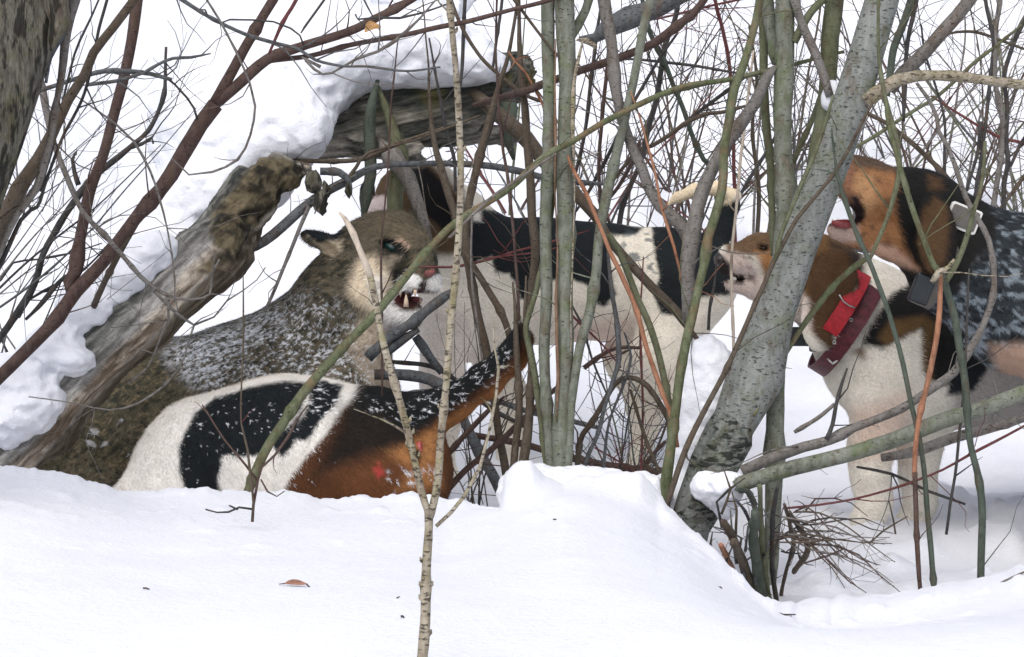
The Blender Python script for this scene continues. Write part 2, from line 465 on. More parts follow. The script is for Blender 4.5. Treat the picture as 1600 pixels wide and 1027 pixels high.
# ---------------------------------------------------------------- tubes
def catmull(pts, step):
    pts = [np.array(p, float) for p in pts]
    if len(pts) == 2: pts = [pts[0], (pts[0] + pts[1]) / 2, pts[1]]
    p = [2 * pts[0] - pts[1]] + pts + [2 * pts[-1] - pts[-2]]
    out = []
    for i in range(1, len(p) - 2):
        L = np.linalg.norm(p[i + 1][:3] - p[i][:3]); n = max(1, int(L / step))
        for j in range(n):
            t = j / n
            out.append(0.5 * ((2 * p[i]) + (-p[i - 1] + p[i + 1]) * t + (2 * p[i - 1] - 5 * p[i] + 4 * p[i + 1] - p[i + 2]) * t * t + (-p[i - 1] + 3 * p[i] - 3 * p[i + 1] + p[i + 2]) * t ** 3))
    out.append(p[-2]); return np.array(out)
def tube_geo(C, rad, sides, rough=0.0, seed=0, knots=True):
    n = len(C); T = np.gradient(C, axis=0); T /= np.linalg.norm(T, axis=1, keepdims=True) + 1e-12
    ref = np.array([0.31, 0.87, 0.38]) if abs(T[0] @ np.array([0.31, 0.87, 0.38])) < 0.9 else np.array([0.9, 0.1, 0.4])
    A = np.cross(T, ref); A /= np.linalg.norm(A, axis=1, keepdims=True); B = np.cross(T, A)
    rad = rad.copy()
    if knots and n > 6:
        r_ = random.Random(seed)
        for _ in range(max(1, n // 14)):
            k = r_.randrange(1, n - 1); rad[k] *= r_.uniform(1.12, 1.42)
    a = np.arange(sides) * 2 * math.pi / sides
    V = C[:, None] + (A[:, None] * np.cos(a)[None, :, None] + B[:, None] * np.sin(a)[None, :, None]) * rad[:, None, None]
    V = V.reshape(-1, 3)
    if rough:
        ctr = np.repeat(C, sides, 0); dv = V - ctr
        V = V + dv * (fbm(V * 28, 4, seed % 97)[:, None] * rough)
    V = np.concatenate([V, C[:1], C[-1:]])
    i = np.arange(n - 1)[:, None] * sides; j = np.arange(sides)[None]; j2 = (j + 1) % sides
    Q = np.stack([i + j, i + j2, i + sides + j2, i + sides + j], -1).reshape(-1, 4)
    jj = np.arange(sides); e = (n - 1) * sides
    T3 = np.concatenate([np.stack([np.full(sides, n * sides), (jj + 1) % sides, jj], -1), np.stack([np.full(sides, n * sides + 1), e + jj, e + (jj + 1) % sides], -1)])
    return V, Q, T3
seedc = [100]
def tube3(name, pts4, mat, parent=None, sides=None, rough=0.0, wob=0.0, base=None, knots=True):
    """pts4: x,y,z,radius"""
    pts4 = np.array(pts4, float); rmax = pts4[:, 3].max(); seedc[0] += 1
    step = max(0.012, rmax * 1.6) if rmax > 0.003 else 0.022
    S = catmull(pts4, step); C = S[:, :3]; rad = np.maximum(S[:, 3], 0.0004)
    if wob:
        C = C + wob * np.stack([fbm(C * 9 + seedc[0], 2, 3), fbm(C * 9 + seedc[0], 2, 4), fbm(C * 9 + seedc[0], 2, 5)], -1)
    sides = sides or (18 if rmax > 0.02 else 10 if rmax > 0.007 else 7 if rmax > 0.003 else 5)
    V, Q, T3 = tube_geo(C, rad, sides, rough, seedc[0], knots)
    o = mesh_np(name, V, [Q, T3], M[mat] if isinstance(mat, str) else mat, parent, base=base)
    return o, np.column_stack([C, rad])
def px4(pts, D, D1=None):
    """(u,v,width[,D]) pixel polyline -> x,y,z,r with widths carried on"""
    out = []; w = None; n = len(pts)
    for i, p in enumerate(pts):
        if len(p) > 2 and p[2] is not None: w = p[2]
        d = p[3] if len(p) > 3 else (D if D1 is None else D + (D1 - D) * i / (n - 1))
        x = P(p[0], p[1], d); out.append([*x, w * 0.5 * d / FPX])
    # widths interpolate between the given ones
    idx = [i for i, p in enumerate(pts) if len(p) > 2 and p[2] is not None]
    ws = np.interp(range(n), idx, [pts[i][2] for i in idx])
    for i in range(n):
        d = np.linalg.norm(np.array(out[i][:3]) - CAM); out[i][3] = ws[i] * 0.5 * d / FPX
    return out
def twigs(parent, path, mat, n, Lr=(0.06, 0.25), r0=0.0011, seed=0, up=0.35, lo=0.1, hi=0.98, depth=1.0):
    rr = random.Random(seed * 7 + 1)
    for k in range(n):
        i = int((lo + (hi - lo) * rr.random()) * (len(path) - 1)); i = min(max(i, 1), len(path) - 2)
        p = path[i, :3]; t = path[i + 1, :3] - path[i - 1, :3]; t = t / (np.linalg.norm(t) + 1e-9)
        a = np.array([rr.gauss(0, 1), rr.gauss(0, depth), rr.gauss(0, 1)]); a -= t * (a @ t); a /= np.linalg.norm(a) + 1e-9
        d = t * rr.uniform(0.2, 1.0) * (1 if rr.random() < .85 else -1) + a * rr.uniform(0.5, 1.0) + np.array([0, 0, up * rr.random()]); d /= np.linalg.norm(d)
        L = rr.uniform(*Lr); q = p.copy(); r = min(path[i, 3] * 0.6, r0 * rr.uniform(0.8, 1.7)); pts = [[*q, r]]
        m = 4
        for j in range(m):
            d = d + np.array([rr.gauss(0, .22), rr.gauss(0, .22), rr.gauss(0.04, .22)]); d /= np.linalg.norm(d)
            q = q + d * L / m; pts.append([*q, r * (1 - 0.75 * (j + 1) / m)])
        tube3('twig', pts, mat, parent, knots=False)
# ---------------------------------------------------------------- snow ground: near bank with a broken edge, hollow, far slope
CRU = [-2500, -400, 0, 40, 80, 130, 180, 210, 300, 440, 520, 600, 650, 700, 780, 790, 810, 830, 850, 880, 905, 940, 1000, 1030, 1060, 1085, 1130, 1170, 1210, 1250, 1320, 1400, 1500, 1600, 1800, 4200]
CRV = [715, 715, 727, 729, 732, 742, 758, 766, 762, 762, 776, 773, 768, 778, 790, 740, 722, 716, 735, 752, 742, 736, 740, 770, 800, 830, 870, 915, 950, 962, 962, 955, 930, 903, 880, 860]
def crest(u):
    v = np.interp(u, CRU, CRV)
    D = np.interp(u, [-400, 1030, 1210, 1600, 4200], [4.25, 4.25, 3.75, 3.9, 3.9])
    X = np.stack([u * 0.02, u * 0, u * 0], -1)
    return v, D, fbm(X * 2.2, 4, 61) * 7 + fbm(X * 9, 2, 62) * 3.0
def zpix(v, D): return 1.5 + D * (-SP + CP * (513.5 - v) / FPX)
def backz(u, D, x):
    z = np.interp(D, [0, 3.6, 4.3, 5.1, 5.7, 6.3, 8, 11, 20, 60, 200], [0.42, 0.40, 0.30, 0.235, 0.17, 0.22, 0.60, 1.38, 4.2, 14, 40])
    return z
def ground_z(u, D):
    u = np.asarray(u, float); D = np.asarray(D, float)
    x = (u - 800) / FPX * D; X = np.stack([x, D, np.zeros_like(x)], -1)
    vc, Dc, jg = crest(u)
    wv = np.concatenate([np.arange(-10, 11)])
    vs = sum(np.interp(u + 9.0 * k, CRU, CRV) for k in wv) / len(wv)
    near = sstep(Dc - 0.22, Dc - 0.01, D)
    zc = zpix(vs * (1 - near) + vc * near + jg * sstep(Dc - .10, Dc, D), Dc)
    zb = backz(u, D, x)
    right = sstep(1150, 1300, u)
    amp = 0.028 + 0.03 * sstep(5.5, 9, D)
    zb = zb + fbm(X * 1.6, 4, 71) * amp * 1.3 + fbm(X * 7.0, 4, 72) * 0.016 + np.maximum(0, fbm(X * 13, 3, 73)) * 0.05 * (0.25 + 0.75 * sstep(1180, 1300, u) * (1 - sstep(5.2, 6, D)))
    zn = np.interp(D, [0, 1.5, 3.0], [0.55, 0.60, 0.60])
    zf = np.where(D < 3.0, zn, 0.60 + (zc - 0.60) * sstep(0, 1, (D - 3.0) / (Dc - 3.0)) ** 1.0)
    zf = zf + fbm(X * 2.3, 4, 74) * 0.008 * (1 - sstep(Dc - .35, Dc - .05, D)) + fbm(X * 11, 3, 75) * 0.0018 + np.maximum(0, fbm(X * 24, 3, 76) - .3) * 0.016 * sstep(Dc - 1.0, Dc - .1, D) + np.maximum(0, fbm(X * 5, 2, 77)) * .005 * sstep(Dc - .8, Dc - .3, D) * (1 - sstep(Dc - .25, Dc - .05, D))
    wall = 0.10 + 0.10 * sstep(900, 1000, u)
    t = sstep(Dc - 0.01, Dc + wall + right * 0.3, D)
    return zf * (1 - t) + np.minimum(zb, np.where(right > 0.5, zb, zc)) * t
us = np.concatenate([np.linspace(-2500, -420, 60), np.arange(-400, 2004, 5.0), np.linspace(2020, 4200, 60)])
Ds = np.concatenate([np.linspace(0.6, 2.7, 40), np.concatenate([np.arange(2.75, 3.3, 0.02), np.arange(3.3, 4.6, 0.013)]), np.arange(4.6, 7.0, 0.03), np.geomspace(7.0, 200, 120)])
UU, DD = np.meshgrid(us, Ds)
ZZ = ground_z(UU, DD)
XX = (UU - 800) / FPX * DD
YY = (DD + (ZZ - 1.5) * SP) / CP                  # point at view distance DD with height ZZ
V = np.stack([XX, YY, ZZ], -1).reshape(-1, 3)
nu = len(us); ii = np.arange(len(Ds) - 1)[:, None] * nu; jj = np.arange(nu - 1)[None]
Q = np.stack([ii + jj, ii + jj + 1, ii + nu + jj + 1, ii + nu + jj], -1).reshape(-1, 4)
g = mesh_np('snow_ground', V, Q, M['snow'])
setp(g, 'white snow covering the bank, the hollow and the slope behind', None, None, 'structure')
def on_ground(u, v):
    """view distance where the pixel ray meets the snow behind or on the bank"""
    for D in np.arange(2.0, 30, 0.01):
        if P(u, v, D)[2] <= float(ground_z(np.array([u]), np.array([D]))[0]): return D
    return 30.0

# ---------------------------------------------------------------- snow lumps lying on wood
def snow_lump(name, D, parts, label, h=0.006, rough=0.02, kk=0.03):
    lo = np.full(3, 1e9); hi = -lo; ops = []
    for (u, v, dd, ru, rv, rd) in parts:
        c = P(u, v, D + dd); s = D / FPX; r = (ru * s, rv * s, rd * s)
        lo = np.minimum(lo, c - max(r)); hi = np.maximum(hi, c + max(r)); ops.append((c, r))
    f = Field(lo - 0.05, hi + 0.05, h)
    for c, r in ops: f.ell(c, (RIGHT, UPV, FWD), r, kk)
    m = np.abs(f.F) < 0.05; Xm = f.lo + f.h * np.argwhere(m)
    f.F[m] += ((fbm(Xm * 8, 2, 81) * rough * .6 + fbm(Xm * 60, 3, 82) * rough * 0.28) * (1 - sstep(.015, .045, f.F[m]))).astype(np.float32)
    V, q, t = f.mesh()
    o = mesh_np(name, V, [q, t], M['snow'])
    return setp(o, label, None, None, 'stuff')

# ---------------------------------------------------------------- the leaning dead log and the broken stump
def wood_body(name, D, ops, paint, label, cat, base, h=0.005, rough=0.012, mat='wood', axis=(1, 0, 1), cuts=(), bark=None):
    root = empty(name, P(*base), label, cat)
    s = D / FPX; lo = np.full(3, 1e9); hi = -lo; L = []
    for (a, b) in ops:
        A = P(a[0], a[1], D + a[2]); B = P(b[0], b[1], D + b[2]); ra, rb = a[3] * s, b[3] * s
        L.append((A, B, ra, rb)); m = max(ra, rb); lo = np.minimum(lo, np.minimum(A, B) - m); hi = np.maximum(hi, np.maximum(A, B) + m)
    f = Field(lo - 0.05, hi + 0.05, h)
    for A, B, ra, rb in L: f.cone(A, B, ra, rb, 0.02)
    for (u, v, dd, ru, rv, rd, ang) in cuts:
        c, s_ = math.cos(R(ang)), math.sin(R(ang))
        f.ell(P(u, v, D + dd), (RIGHT * c - UPV * s_, RIGHT * s_ + UPV * c, FWD), (ru * s, rv * s, rd * s), 0.015, True)
    m = np.abs(f.F) < 0.05; Xm = f.lo + f.h * np.argwhere(m)
    ax = np.array(axis, float); ax /= np.linalg.norm(ax)
    al = Xm @ ax; pr = Xm - al[:, None] * ax
    grain = fbm(pr * 75 + (al * 3)[:, None], 4, 91)
    if bark is not None:
        bb = bark(Xm); grain = grain * (1 - bb) + 1.6 * bb * np.abs(fbm(Xm * 30, 3, 97)) + .4 * bb * fbm(Xm * 80, 2, 89)
    f.F[m] += (grain * rough + fbm(Xm * 9, 3, 92) * rough * 1.6).astype(np.float32)
    V, q, t = f.mesh()
    al = V @ ax; pr = V - al[:, None] * ax
    col = paint(V, fbm(pr * 95 + (al * 5)[:, None], 4, 93), fbm(V * 10, 4, 94))
    mesh_np('trunk', V, [q, t], M[mat], root, col=col)
    return root
def lerp3(a, b, t): return np.array(a)[None] * (1 - t[:, None]) + np.array(b)[None] * t[:, None]
def log_paint(V, gr, big):
    u, v, D = proj(V)
    al = ((u - 60) * .69 - (v - 650) * .72) / 800; w = (u - 60) * .72 + (v - 650) * .69 + 14 * big + 8 * gr
    c = lerp3((0.13, 0.125, 0.115), (0.44, 0.42, 0.39), sstep(-.35, .4, gr))
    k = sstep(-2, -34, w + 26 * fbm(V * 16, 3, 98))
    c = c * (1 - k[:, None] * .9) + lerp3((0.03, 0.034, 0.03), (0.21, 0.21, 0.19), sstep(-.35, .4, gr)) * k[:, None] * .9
    e = sstep(14, 26, w) * (1 - sstep(40, 50, w))
    c = c * (1 - e[:, None] * .85) + lerp3((0.17, 0.12, 0.08), (0.66, 0.57, 0.46), sstep(-.35, .3, gr)) * e[:, None] * .85
    e = sstep(42, 52, w)
    c = c * (1 - e[:, None] * .8) + np.array((0.10, 0.07, 0.04)) * (1 + gr[:, None]) * e[:, None] * .8
    b = 1 - sstep(-8, 10, poly_sd(u + 22 * gr, v + 22 * big, [(325, 372), (335, 330), (365, 290), (400, 245), (470, 250), (500, 290), (440, 320), (400, 360), (370, 420), (300, 440), (345, 400)]))
    bk = lerp3((0.022, 0.019, 0.014), (0.155, 0.125, 0.075), sstep(-.3, .35, fbm(V * 42, 4, 99)))
    c = c * (1 - b[:, None]) + bk * b[:, None]
    return np.clip(c, 0.01, 0.8)
log = wood_body('fallen_log', 4.72, [((-160, 810, -.05, 62), (60, 650, 0.02, 60)), ((60, 650, 0.02, 60), (210, 500, .05, 56)), ((210, 500, .05, 56), (330, 395, .1, 50)), ((330, 395, .1, 50), (395, 300, .14, 46)), ((395, 300, .14, 46), (440, 272, .18, 30)), ((440, 272, .18, 28), (478, 262, .2, 12)),
    ((355, 360, .05, 30), (352, 408, .02, 9)), ((300, 430, .1, 40), (262, 505, .1, 12))],
    log_paint, 'grey weathered log leaning in front of the cougar, bark peeling at its top end', 'log', (-60, 760, 4.7), axis=P(330, 395, 4.8) - P(60, 650, 4.72), h=0.004, bark=lambda V: (1 - sstep(-5, 12, poly_sd(proj(V)[0], proj(V)[1], [(325, 372), (335, 330), (365, 290), (400, 230), (480, 240), (500, 290), (440, 320), (400, 360), (370, 420), (300, 440)]))))
def bark_flake(u, v, D, w, hgt, root, seed, name='bark_flake'):
    r_ = random.Random(seed); n = 10; V = []; F = []
    for s in (0, 1):
        for i in range(n):
            a = 2 * math.pi * i / n; k = r_.uniform(0.6, 1.2)
            V.append(P(u + w * math.cos(a) * k, v + hgt * math.sin(a) * k, D + s * 0.006 + 0.006 * math.sin(a * 2)))
    F = [tuple(range(n)), tuple(range(2 * n - 1, n - 1, -1))] + [(i, n + i, n + (i + 1) % n, (i + 1) % n) for i in range(n)]
    return mesh_np(name, V, F, M['oldbark'], root, smooth=False)
for i, (u, v, w, hh) in enumerate([(352, 412, 9, 16), (500, 318, 12, 20), (490, 285, 12, 22), (508, 300, 6, 18), (545, 300, 6, 14), (512, 300, 5, 9)]):
    bark_flake(u, v, 4.82, w, hh, log, i)

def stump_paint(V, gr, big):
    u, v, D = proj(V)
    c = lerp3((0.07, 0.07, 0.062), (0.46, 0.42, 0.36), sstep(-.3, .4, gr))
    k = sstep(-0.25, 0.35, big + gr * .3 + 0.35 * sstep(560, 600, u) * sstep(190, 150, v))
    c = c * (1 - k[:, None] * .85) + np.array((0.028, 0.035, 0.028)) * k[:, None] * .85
    m = sstep(0.1, .4, fbm(V * 13, 3, 96)) * sstep(210, 140, v)
    c = c * (1 - m[:, None] * .6) + np.array((0.12, 0.10, 0.03)) * m[:, None] * .6
    return np.clip(c, 0.008, 0.8)
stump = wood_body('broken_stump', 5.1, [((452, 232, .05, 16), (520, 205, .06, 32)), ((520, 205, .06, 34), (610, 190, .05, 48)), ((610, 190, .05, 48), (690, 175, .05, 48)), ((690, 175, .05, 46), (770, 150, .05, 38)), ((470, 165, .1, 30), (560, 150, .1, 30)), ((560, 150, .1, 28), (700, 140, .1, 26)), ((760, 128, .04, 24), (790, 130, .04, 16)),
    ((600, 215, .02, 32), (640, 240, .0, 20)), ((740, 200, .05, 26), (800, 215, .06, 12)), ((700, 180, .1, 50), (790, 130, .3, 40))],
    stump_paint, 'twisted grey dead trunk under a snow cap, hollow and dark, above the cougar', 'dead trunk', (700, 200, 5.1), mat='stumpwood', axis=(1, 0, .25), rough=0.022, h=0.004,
    cuts=[(610, 155, -.12, 55, 12, 60, -4), (500, 160, -.06, 34, 9, 50, -25), (470, 196, -.09, 16, 8, 40, -10), (700, 150, -.12, 40, 9, 50, -8), (560, 175, -.12, 50, 5, 50, -15)])
def limb(name, pts, D, mat, parent, D1=None, **k): return tube3(name, px4(pts, D, D1), mat, parent, **k)
limb('limb', [(592, 118, 4, 5.06), (584, 150, 12), (577, 195, 20), (579, 273, 19), (571, 312, 14), (568, 350, 8)], 5.02, 'dgreen', stump, rough=.2)
limb('limb', [(590, 215, 8, 5.06), (612, 245, 26), (638, 278, 24), (657, 331, 19), (669, 374, 12)], 5.0, 'greybrown', stump, rough=.3)
limb('limb', [(588, 128, 4, 5.06), (600, 160, 11), (612, 195, 15), (625, 240, 30), (618, 300, 26), (614, 352, 16)], 5.04, 'olive', stump, rough=.3)
limb('limb', [(735, 140, 16, 5.14), (770, 172, 24), (821, 216, 26), (850, 252, 22), (893, 296, 20), (932, 339, 18), (948, 370, 16), (971, 397, 15), (1018, 448, 15), (1057, 487, 15), (1075, 512, 11)], 5.0, 'brown', stump, D1=4.9, rough=.15)
limb('limb', [(803, 250, 5), (794, 220, 18), (795, 170, 26), (775, 135, 26, 5.2)], 5.07, 'dgreen', stump, rough=.35)
# pale limb growing out of the log, running right under the stump
_, pth = limb('limb', [(368, 392, 20), (400, 384, 17), (428, 366, 16), (467, 331, 16), (502, 304, 15), (540, 284, 15), (587, 261, 10), (653, 256, 9), (712, 256, 10), (770, 260, 11), (821, 270, 11), (850, 278, 9), (905, 285, 8), (950, 288, 5)], 4.86, 'darkgrey', log, rough=.12)
twigs(log, pth, 'greybrown', 10, seed=3)
for k, (pts, mt) in enumerate([([(483, 322, 7), (470, 352), (455, 390, 6), (430, 450), (412, 488, 5)], 'greybrown'), ([(556, 273, 4), (520, 290), (500, 312), (492, 335, 2)], 'greybrown'),
    ([(500, 268, 12), (530, 270, 12), (545, 285, 9), (548, 305, 4)], 'darkgrey'), ([(540, 283, 6), (556, 262, 6), (575, 240, 5), (640, 222, 3), (700, 200, 4), (750, 180, 3)], 'brown'),
    ([(412, 246, 3), (480, 252, 7), (560, 250, 8), (610, 230, 8), (650, 215, 6), (700, 198, 5)], 'brown')]):
    o, pp = limb('branch', pts, 4.84 if k != 4 else 4.93, mt, log, wob=.002); twigs(log, pp, mt, 3, (0.03, .12), seed=30 + k)

snow_lump('snow_cap', 4.685, [(-60, 660, .0, 100, 70, 70), (20, 600, .02, 62, 42, 66), (80, 545, .03, 50, 38, 62), (140, 485, .05, 50, 40, 62), (195, 435, .07, 44, 36, 60), (235, 395, .1, 42, 34, 55), (60, 620, .0, 34, 26, 50), (25, 650, -.02, 34, 18, 45), (120, 560, .0, 26, 20, 45)],
    'rough snow lying along the lower half of the grey log', rough=.03, kk=.05, h=.005)
snow_lump('snow_cap', 5.02, [(300, 340, .05, 70, 62, 90), (250, 400, 0, 42, 30, 60), (350, 290, .05, 72, 62, 90), (400, 225, .05, 78, 62, 95), (360, 170, .12, 110, 90, 110), (330, 210, .15, 85, 70, 110), (440, 120, .1, 110, 80, 110), (420, 30, .2, 95, 90, 130), (540, 70, .12, 100, 52, 95), (640, 80, .1, 90, 38, 80), (735, 100, .08, 60, 20, 60), (560, -20, .25, 190, 80, 120), (445, 190, -.03, 42, 34, 50), (480, 205, -.05, 22, 16, 40), (405, 265, -.02, 26, 22, 40), (360, 320, -.04, 34, 26, 50)],
    'thick snow heaped over the top of the log and the hollow dead trunk', h=0.008, rough=.028, kk=.09)
for u, v, r in ((548, 148, 13), (540, 130, 9), (488, 155, 14), (472, 178, 12), (702, 104, 26)):
    pass
snow_lump('snow_clump', 4.52, [(1098, 548, 0, 30, 26, 36), (1118, 575, 0, 28, 26, 36), (1106, 600, 0, 44, 60, 40), (1096, 660, 0, 42, 60, 40), (1085, 715, 0, 42, 50, 45), (1128, 630, 0, 26, 40, 40), (1060, 790, 0, 60, 50, 60)], 'tall white clump of snow left of the leaning grey trunk', h=0.004, rough=.022)
snow_lump('snow_clump', 4.33, [(1122, 770, .02, 22, 16, 30), (1138, 756, 0, 18, 10, 26), (1132, 795, .04, 14, 20, 24), (1098, 762, .02, 8, 10, 16)], 'snow packed into the fork at the foot of the leaning grey trunk', h=0.003, rough=.026)
snow_lump('snow_clump', 4.5, [(1301, 145, -.03, 12, 20, 12), (1298, 160, -.03, 9, 10, 10)], 'small snow lump caught in the high fork beside the leaning trunk', h=0.003, rough=.005)
snow_lump('snow_clump', 4.44, [(820, 745, 0, 34, 26, 34), (850, 765, 0, 40, 30, 34), (800, 770, 0, 24, 26, 30), (905, 765, 0, 40, 16, 40), (965, 765, 0, 70, 22, 50), (1015, 775, 0, 30, 22, 40)], 'crumbled snow ridge at the foot of the grey green stems', h=0.004, rough=.026)

# ---------------------------------------------------------------- cougar
W_ = (0.80, 0.76, 0.70)
cg = Animal('cougar', 5.0, 'snarling olive brown cougar crouched under the log with snow in its coat', 'cougar', (300, 800, 5.1))
cg.chain([(70, 730, .30, 95), (130, 700, .26, 122), (280, 664, .19, 132), (400, 640, .13, 138), (480, 590, .10, 118), (540, 600, .05, 78)], .05)
cg.chain([(490, 545, .06, 82), (548, 470, .02, 76), (575, 420, .02, 66)], .05)
cg.ell(600, 397, .0, 74, 67, 78, 8, .03)
cg.chain([(620, 372, -.05, 40), (648, 396, -.085, 30), (662, 414, -.10, 22)], .025)
cg.ell(655, 436, -.075, 33, 22, 34, 0, .02)
cg.ell(641, 443, -.105, 20, 17, 18, 0, .008); cg.ell(676, 441, -.09, 15, 17, 18, 0, .008)
cg.ell(578, 445, -.025, 50, 46, 52, 0, .03)
cg.chain([(598, 478, -.03, 30), (640, 493, -.085, 22)], .02)
cg.ell(641, 466, -.125, 24, 12, 42, -12, .006, True)
cg.ell(613, 386, -.092, 19, 8, 12, 22, .01, True)
cg.ell(625, 364, -.07, 24, 7, 16, 22, .015)
cg.ell(507, 378, -.01, 40, 15, 22, 20, .015); cg.ell(507, 385, -.035, 26, 6, 18, 22, .008, True)
cg.ell(648, 350, .06, 22, 22, 12, -40, .015)
cg.chain([(565, 545, -.02, 46), (585, 610, -.02, 34), (592, 700, -.03, 30), (600, 780, -.04, 26), (615, 806, -.06, 26)], .03)
cg.chain([(520, 620, -.05, 56), (520, 720, -.06, 34), (530, 790, -.06, 28), (550, 806, -.08, 26)], .03)
cg.chain([(130, 730, .13, 95), (180, 790, .06, 45), (240, 806, .02, 28)], .03)
cg.chain([(40, 740, .33, 34), (-60, 790, .36, 24), (-200, 800, .4, 20)], .03)
BRN = (0.104, 0.092, 0.066)
cg_rules = [
    ([(-300, 500), (260, 500), (330, 560), (300, 800), (-300, 900)], (0.082, 0.072, 0.044), 40),
    (None, (0.14, 0.12, 0.085), 1, fleck(26, .05, .4, 51, .6)), (None, (0.20, 0.15, 0.09), 1, fleck(170, .05, .25, 44, .7)),
    (None, (0.028, 0.030, 0.022), 1, fleck(110, .05, .2, 52, .85)),
    ([(540, 540), (560, 500), (600, 490), (620, 560), (612, 700), (560, 700), (575, 600)], (0.46, 0.38, 0.29), 14),
    ([(300, 610), (380, 600), (480, 600), (520, 570), (540, 620), (460, 660), (300, 640)], (0.38, 0.32, 0.25), 20, fleck(30, -.1, .5, 53, .55)),
    ([(265, 530), (380, 495), (470, 455), (520, 470), (590, 540), (585, 610), (430, 620), (330, 620), (260, 560)], (0.82, 0.84, 0.88), 22, fleck(190, .10, .2, 54, .8)),
    ([(255, 545), (330, 520), (440, 485), (445, 510), (340, 570), (320, 620), (270, 570)], (0.82, 0.84, 0.88), 14, fleck(150, -.04, .3, 56, .7)),
    ([(120, 600), (260, 600), (260, 760), (120, 760)], (0.75, 0.75, 0.78), 15, fleck(40, .42, .1, 55, .6)),
    ([(553, 424), (562, 404), (584, 398), (606, 416), (613, 444), (600, 484), (583, 488), (562, 478), (545, 456)], (0.82, 0.68, 0.50), 12),
    ([(575, 430), (600, 430), (602, 470), (580, 474)], (0.92, 0.86, 0.76), 8),
    ([(598, 408), (612, 400), (628, 405), (614, 418)], (0.45, 0.38, 0.28), 5),
    ([(560, 340), (640, 328), (660, 370), (640, 410), (600, 380), (560, 400)], (0.13, 0.105, 0.07), 14), ([(622, 395), (636, 400), (628, 420), (612, 424)], (0.07, 0.065, 0.05), 6), ([(644, 400), (652, 398), (660, 425), (652, 432)], (0.20, 0.15, 0.10), 4),
    ([(613, 422), (634, 412), (644, 426), (634, 438), (622, 447), (611, 440)], (0.018, 0.016, 0.014), 5),
    ([(632, 392), (650, 392), (640, 420), (626, 420)], (0.06, 0.055, 0.035), 7),
    ([(617, 375), (630, 372), (641, 384), (630, 391), (622, 382)], (0.48, 0.34, 0.25), 4),
    ([(590, 377), (606, 370), (626, 377), (640, 394), (637, 404), (620, 401), (600, 393)], (0.012, 0.014, 0.013), 3),
    ([(612, 397), (630, 400), (622, 410), (606, 404)], (0.36, 0.30, 0.22), 4),
    ([(622, 450), (628, 430), (642, 424), (658, 432), (664, 444), (676, 430), (690, 428), (692, 446), (684, 460), (668, 452), (655, 452), (640, 460), (624, 466)], (0.86, 0.84, 0.80), 3),
    ([(590, 480), (616, 468), (624, 484), (645, 486), (658, 482), (662, 496), (643, 508), (615, 518), (600, 514)], (0.72, 0.70, 0.68), 6),
    ([(652, 446), (664, 436), (668, 446), (662, 454)], (0.05, 0.03, 0.03), 2),
    ([(621, 454), (640, 455), (660, 450), (664, 466), (656, 478), (632, 484), (620, 478), (615, 466)], (0.055, 0.014, 0.014), 3),
    ([(468, 355), (500, 360), (536, 352), (540, 368), (520, 376), (500, 378), (482, 370)], (0.020, 0.024, 0.028), 4),
    ([(480, 368), (500, 380), (536, 374), (536, 392), (521, 402), (505, 392)], (0.62, 0.52, 0.38), 4),
]
cg.build(painter(BRN, cg_rules, 3.0, 90), hv=.6, hairs=120000, hair_len=.012, hair_w=.0012, flow=lambda X: np.where(((X[:, 2] > P(540, 470, 5)[2]) & (X[:, 0] > P(500, 470, 5)[0]))[:, None], np.array([-.7, .3, -.5]), np.array([-.75, .1, -.65])))
def on(an, u, v, out=0.0):
    x, n = an.hit(u, v); return x - FWD * out
for u, v, w, hh in ((614, 386, 17, 9.5),):
    c = on(cg, u, v, 0.0)
    a = R(22); ax = RIGHT * math.cos(a) - UPV * math.sin(a); ay = RIGHT * math.sin(a) + UPV * math.cos(a)
    ball('eye', c + FWD * 0.001, (w * cg.s, hh * cg.s, 0.010), M['eye'], cg.root, (ax, ay, FWD))
ball('pupil', on(cg, 616, 387, -.002) - FWD * .0055, (4.5 * cg.s, 5.5 * cg.s, .004), M['nose'], cg.root)
ball('nose', on(cg, 667, 425, -.010), (14 * cg.s, 9 * cg.s, .0125), M['pinknose'], cg.root, noise_amp=.3)
ball('tongue', on(cg, 645, 470, .0), (14 * cg.s, 7 * cg.s, .016), M['mouth'], cg.root, noise_amp=.4)
def cone_tooth(an, u, v, w, L, out, ang=0):
    c = on(an, u, v, out); s = an.s
    tip = c + UPV * L * s + RIGHT * ang * s
    tube3('tooth', [[*c, w * s], [*(c * .5 + tip * .5), w * s * .75], [*tip, w * s * .15]], 'tooth', an.root, knots=False, sides=8)
cone_tooth(cg, 635, 480, 4.5, 20, .012); cone_tooth(cg, 657, 476, 3.0, 11, .012)
cone_tooth(cg, 649, 453, 3.0, -11, .008); cone_tooth(cg, 626, 456, 2.5, -8, .008)
for i in range(14):
    r_ = random.Random(i); sgn = 1 if i % 2 else -1
    u0, v0 = (676, 441) if sgn > 0 else (640, 444)
    c = on(cg, u0 + r_.uniform(-8, 8), v0 + r_.uniform(-8, 8), 0)
    d = RIGHT * sgn * r_.uniform(.5, 1) - UPV * r_.uniform(-.1, .6) - FWD * .5
    tube3('whisker', [[*c, .0005], [*(c + d * .03), .0004], [*(c + d * .055 - UPV * .008), .0002]], 'whiteplastic', cg.root, knots=False, sides=4)

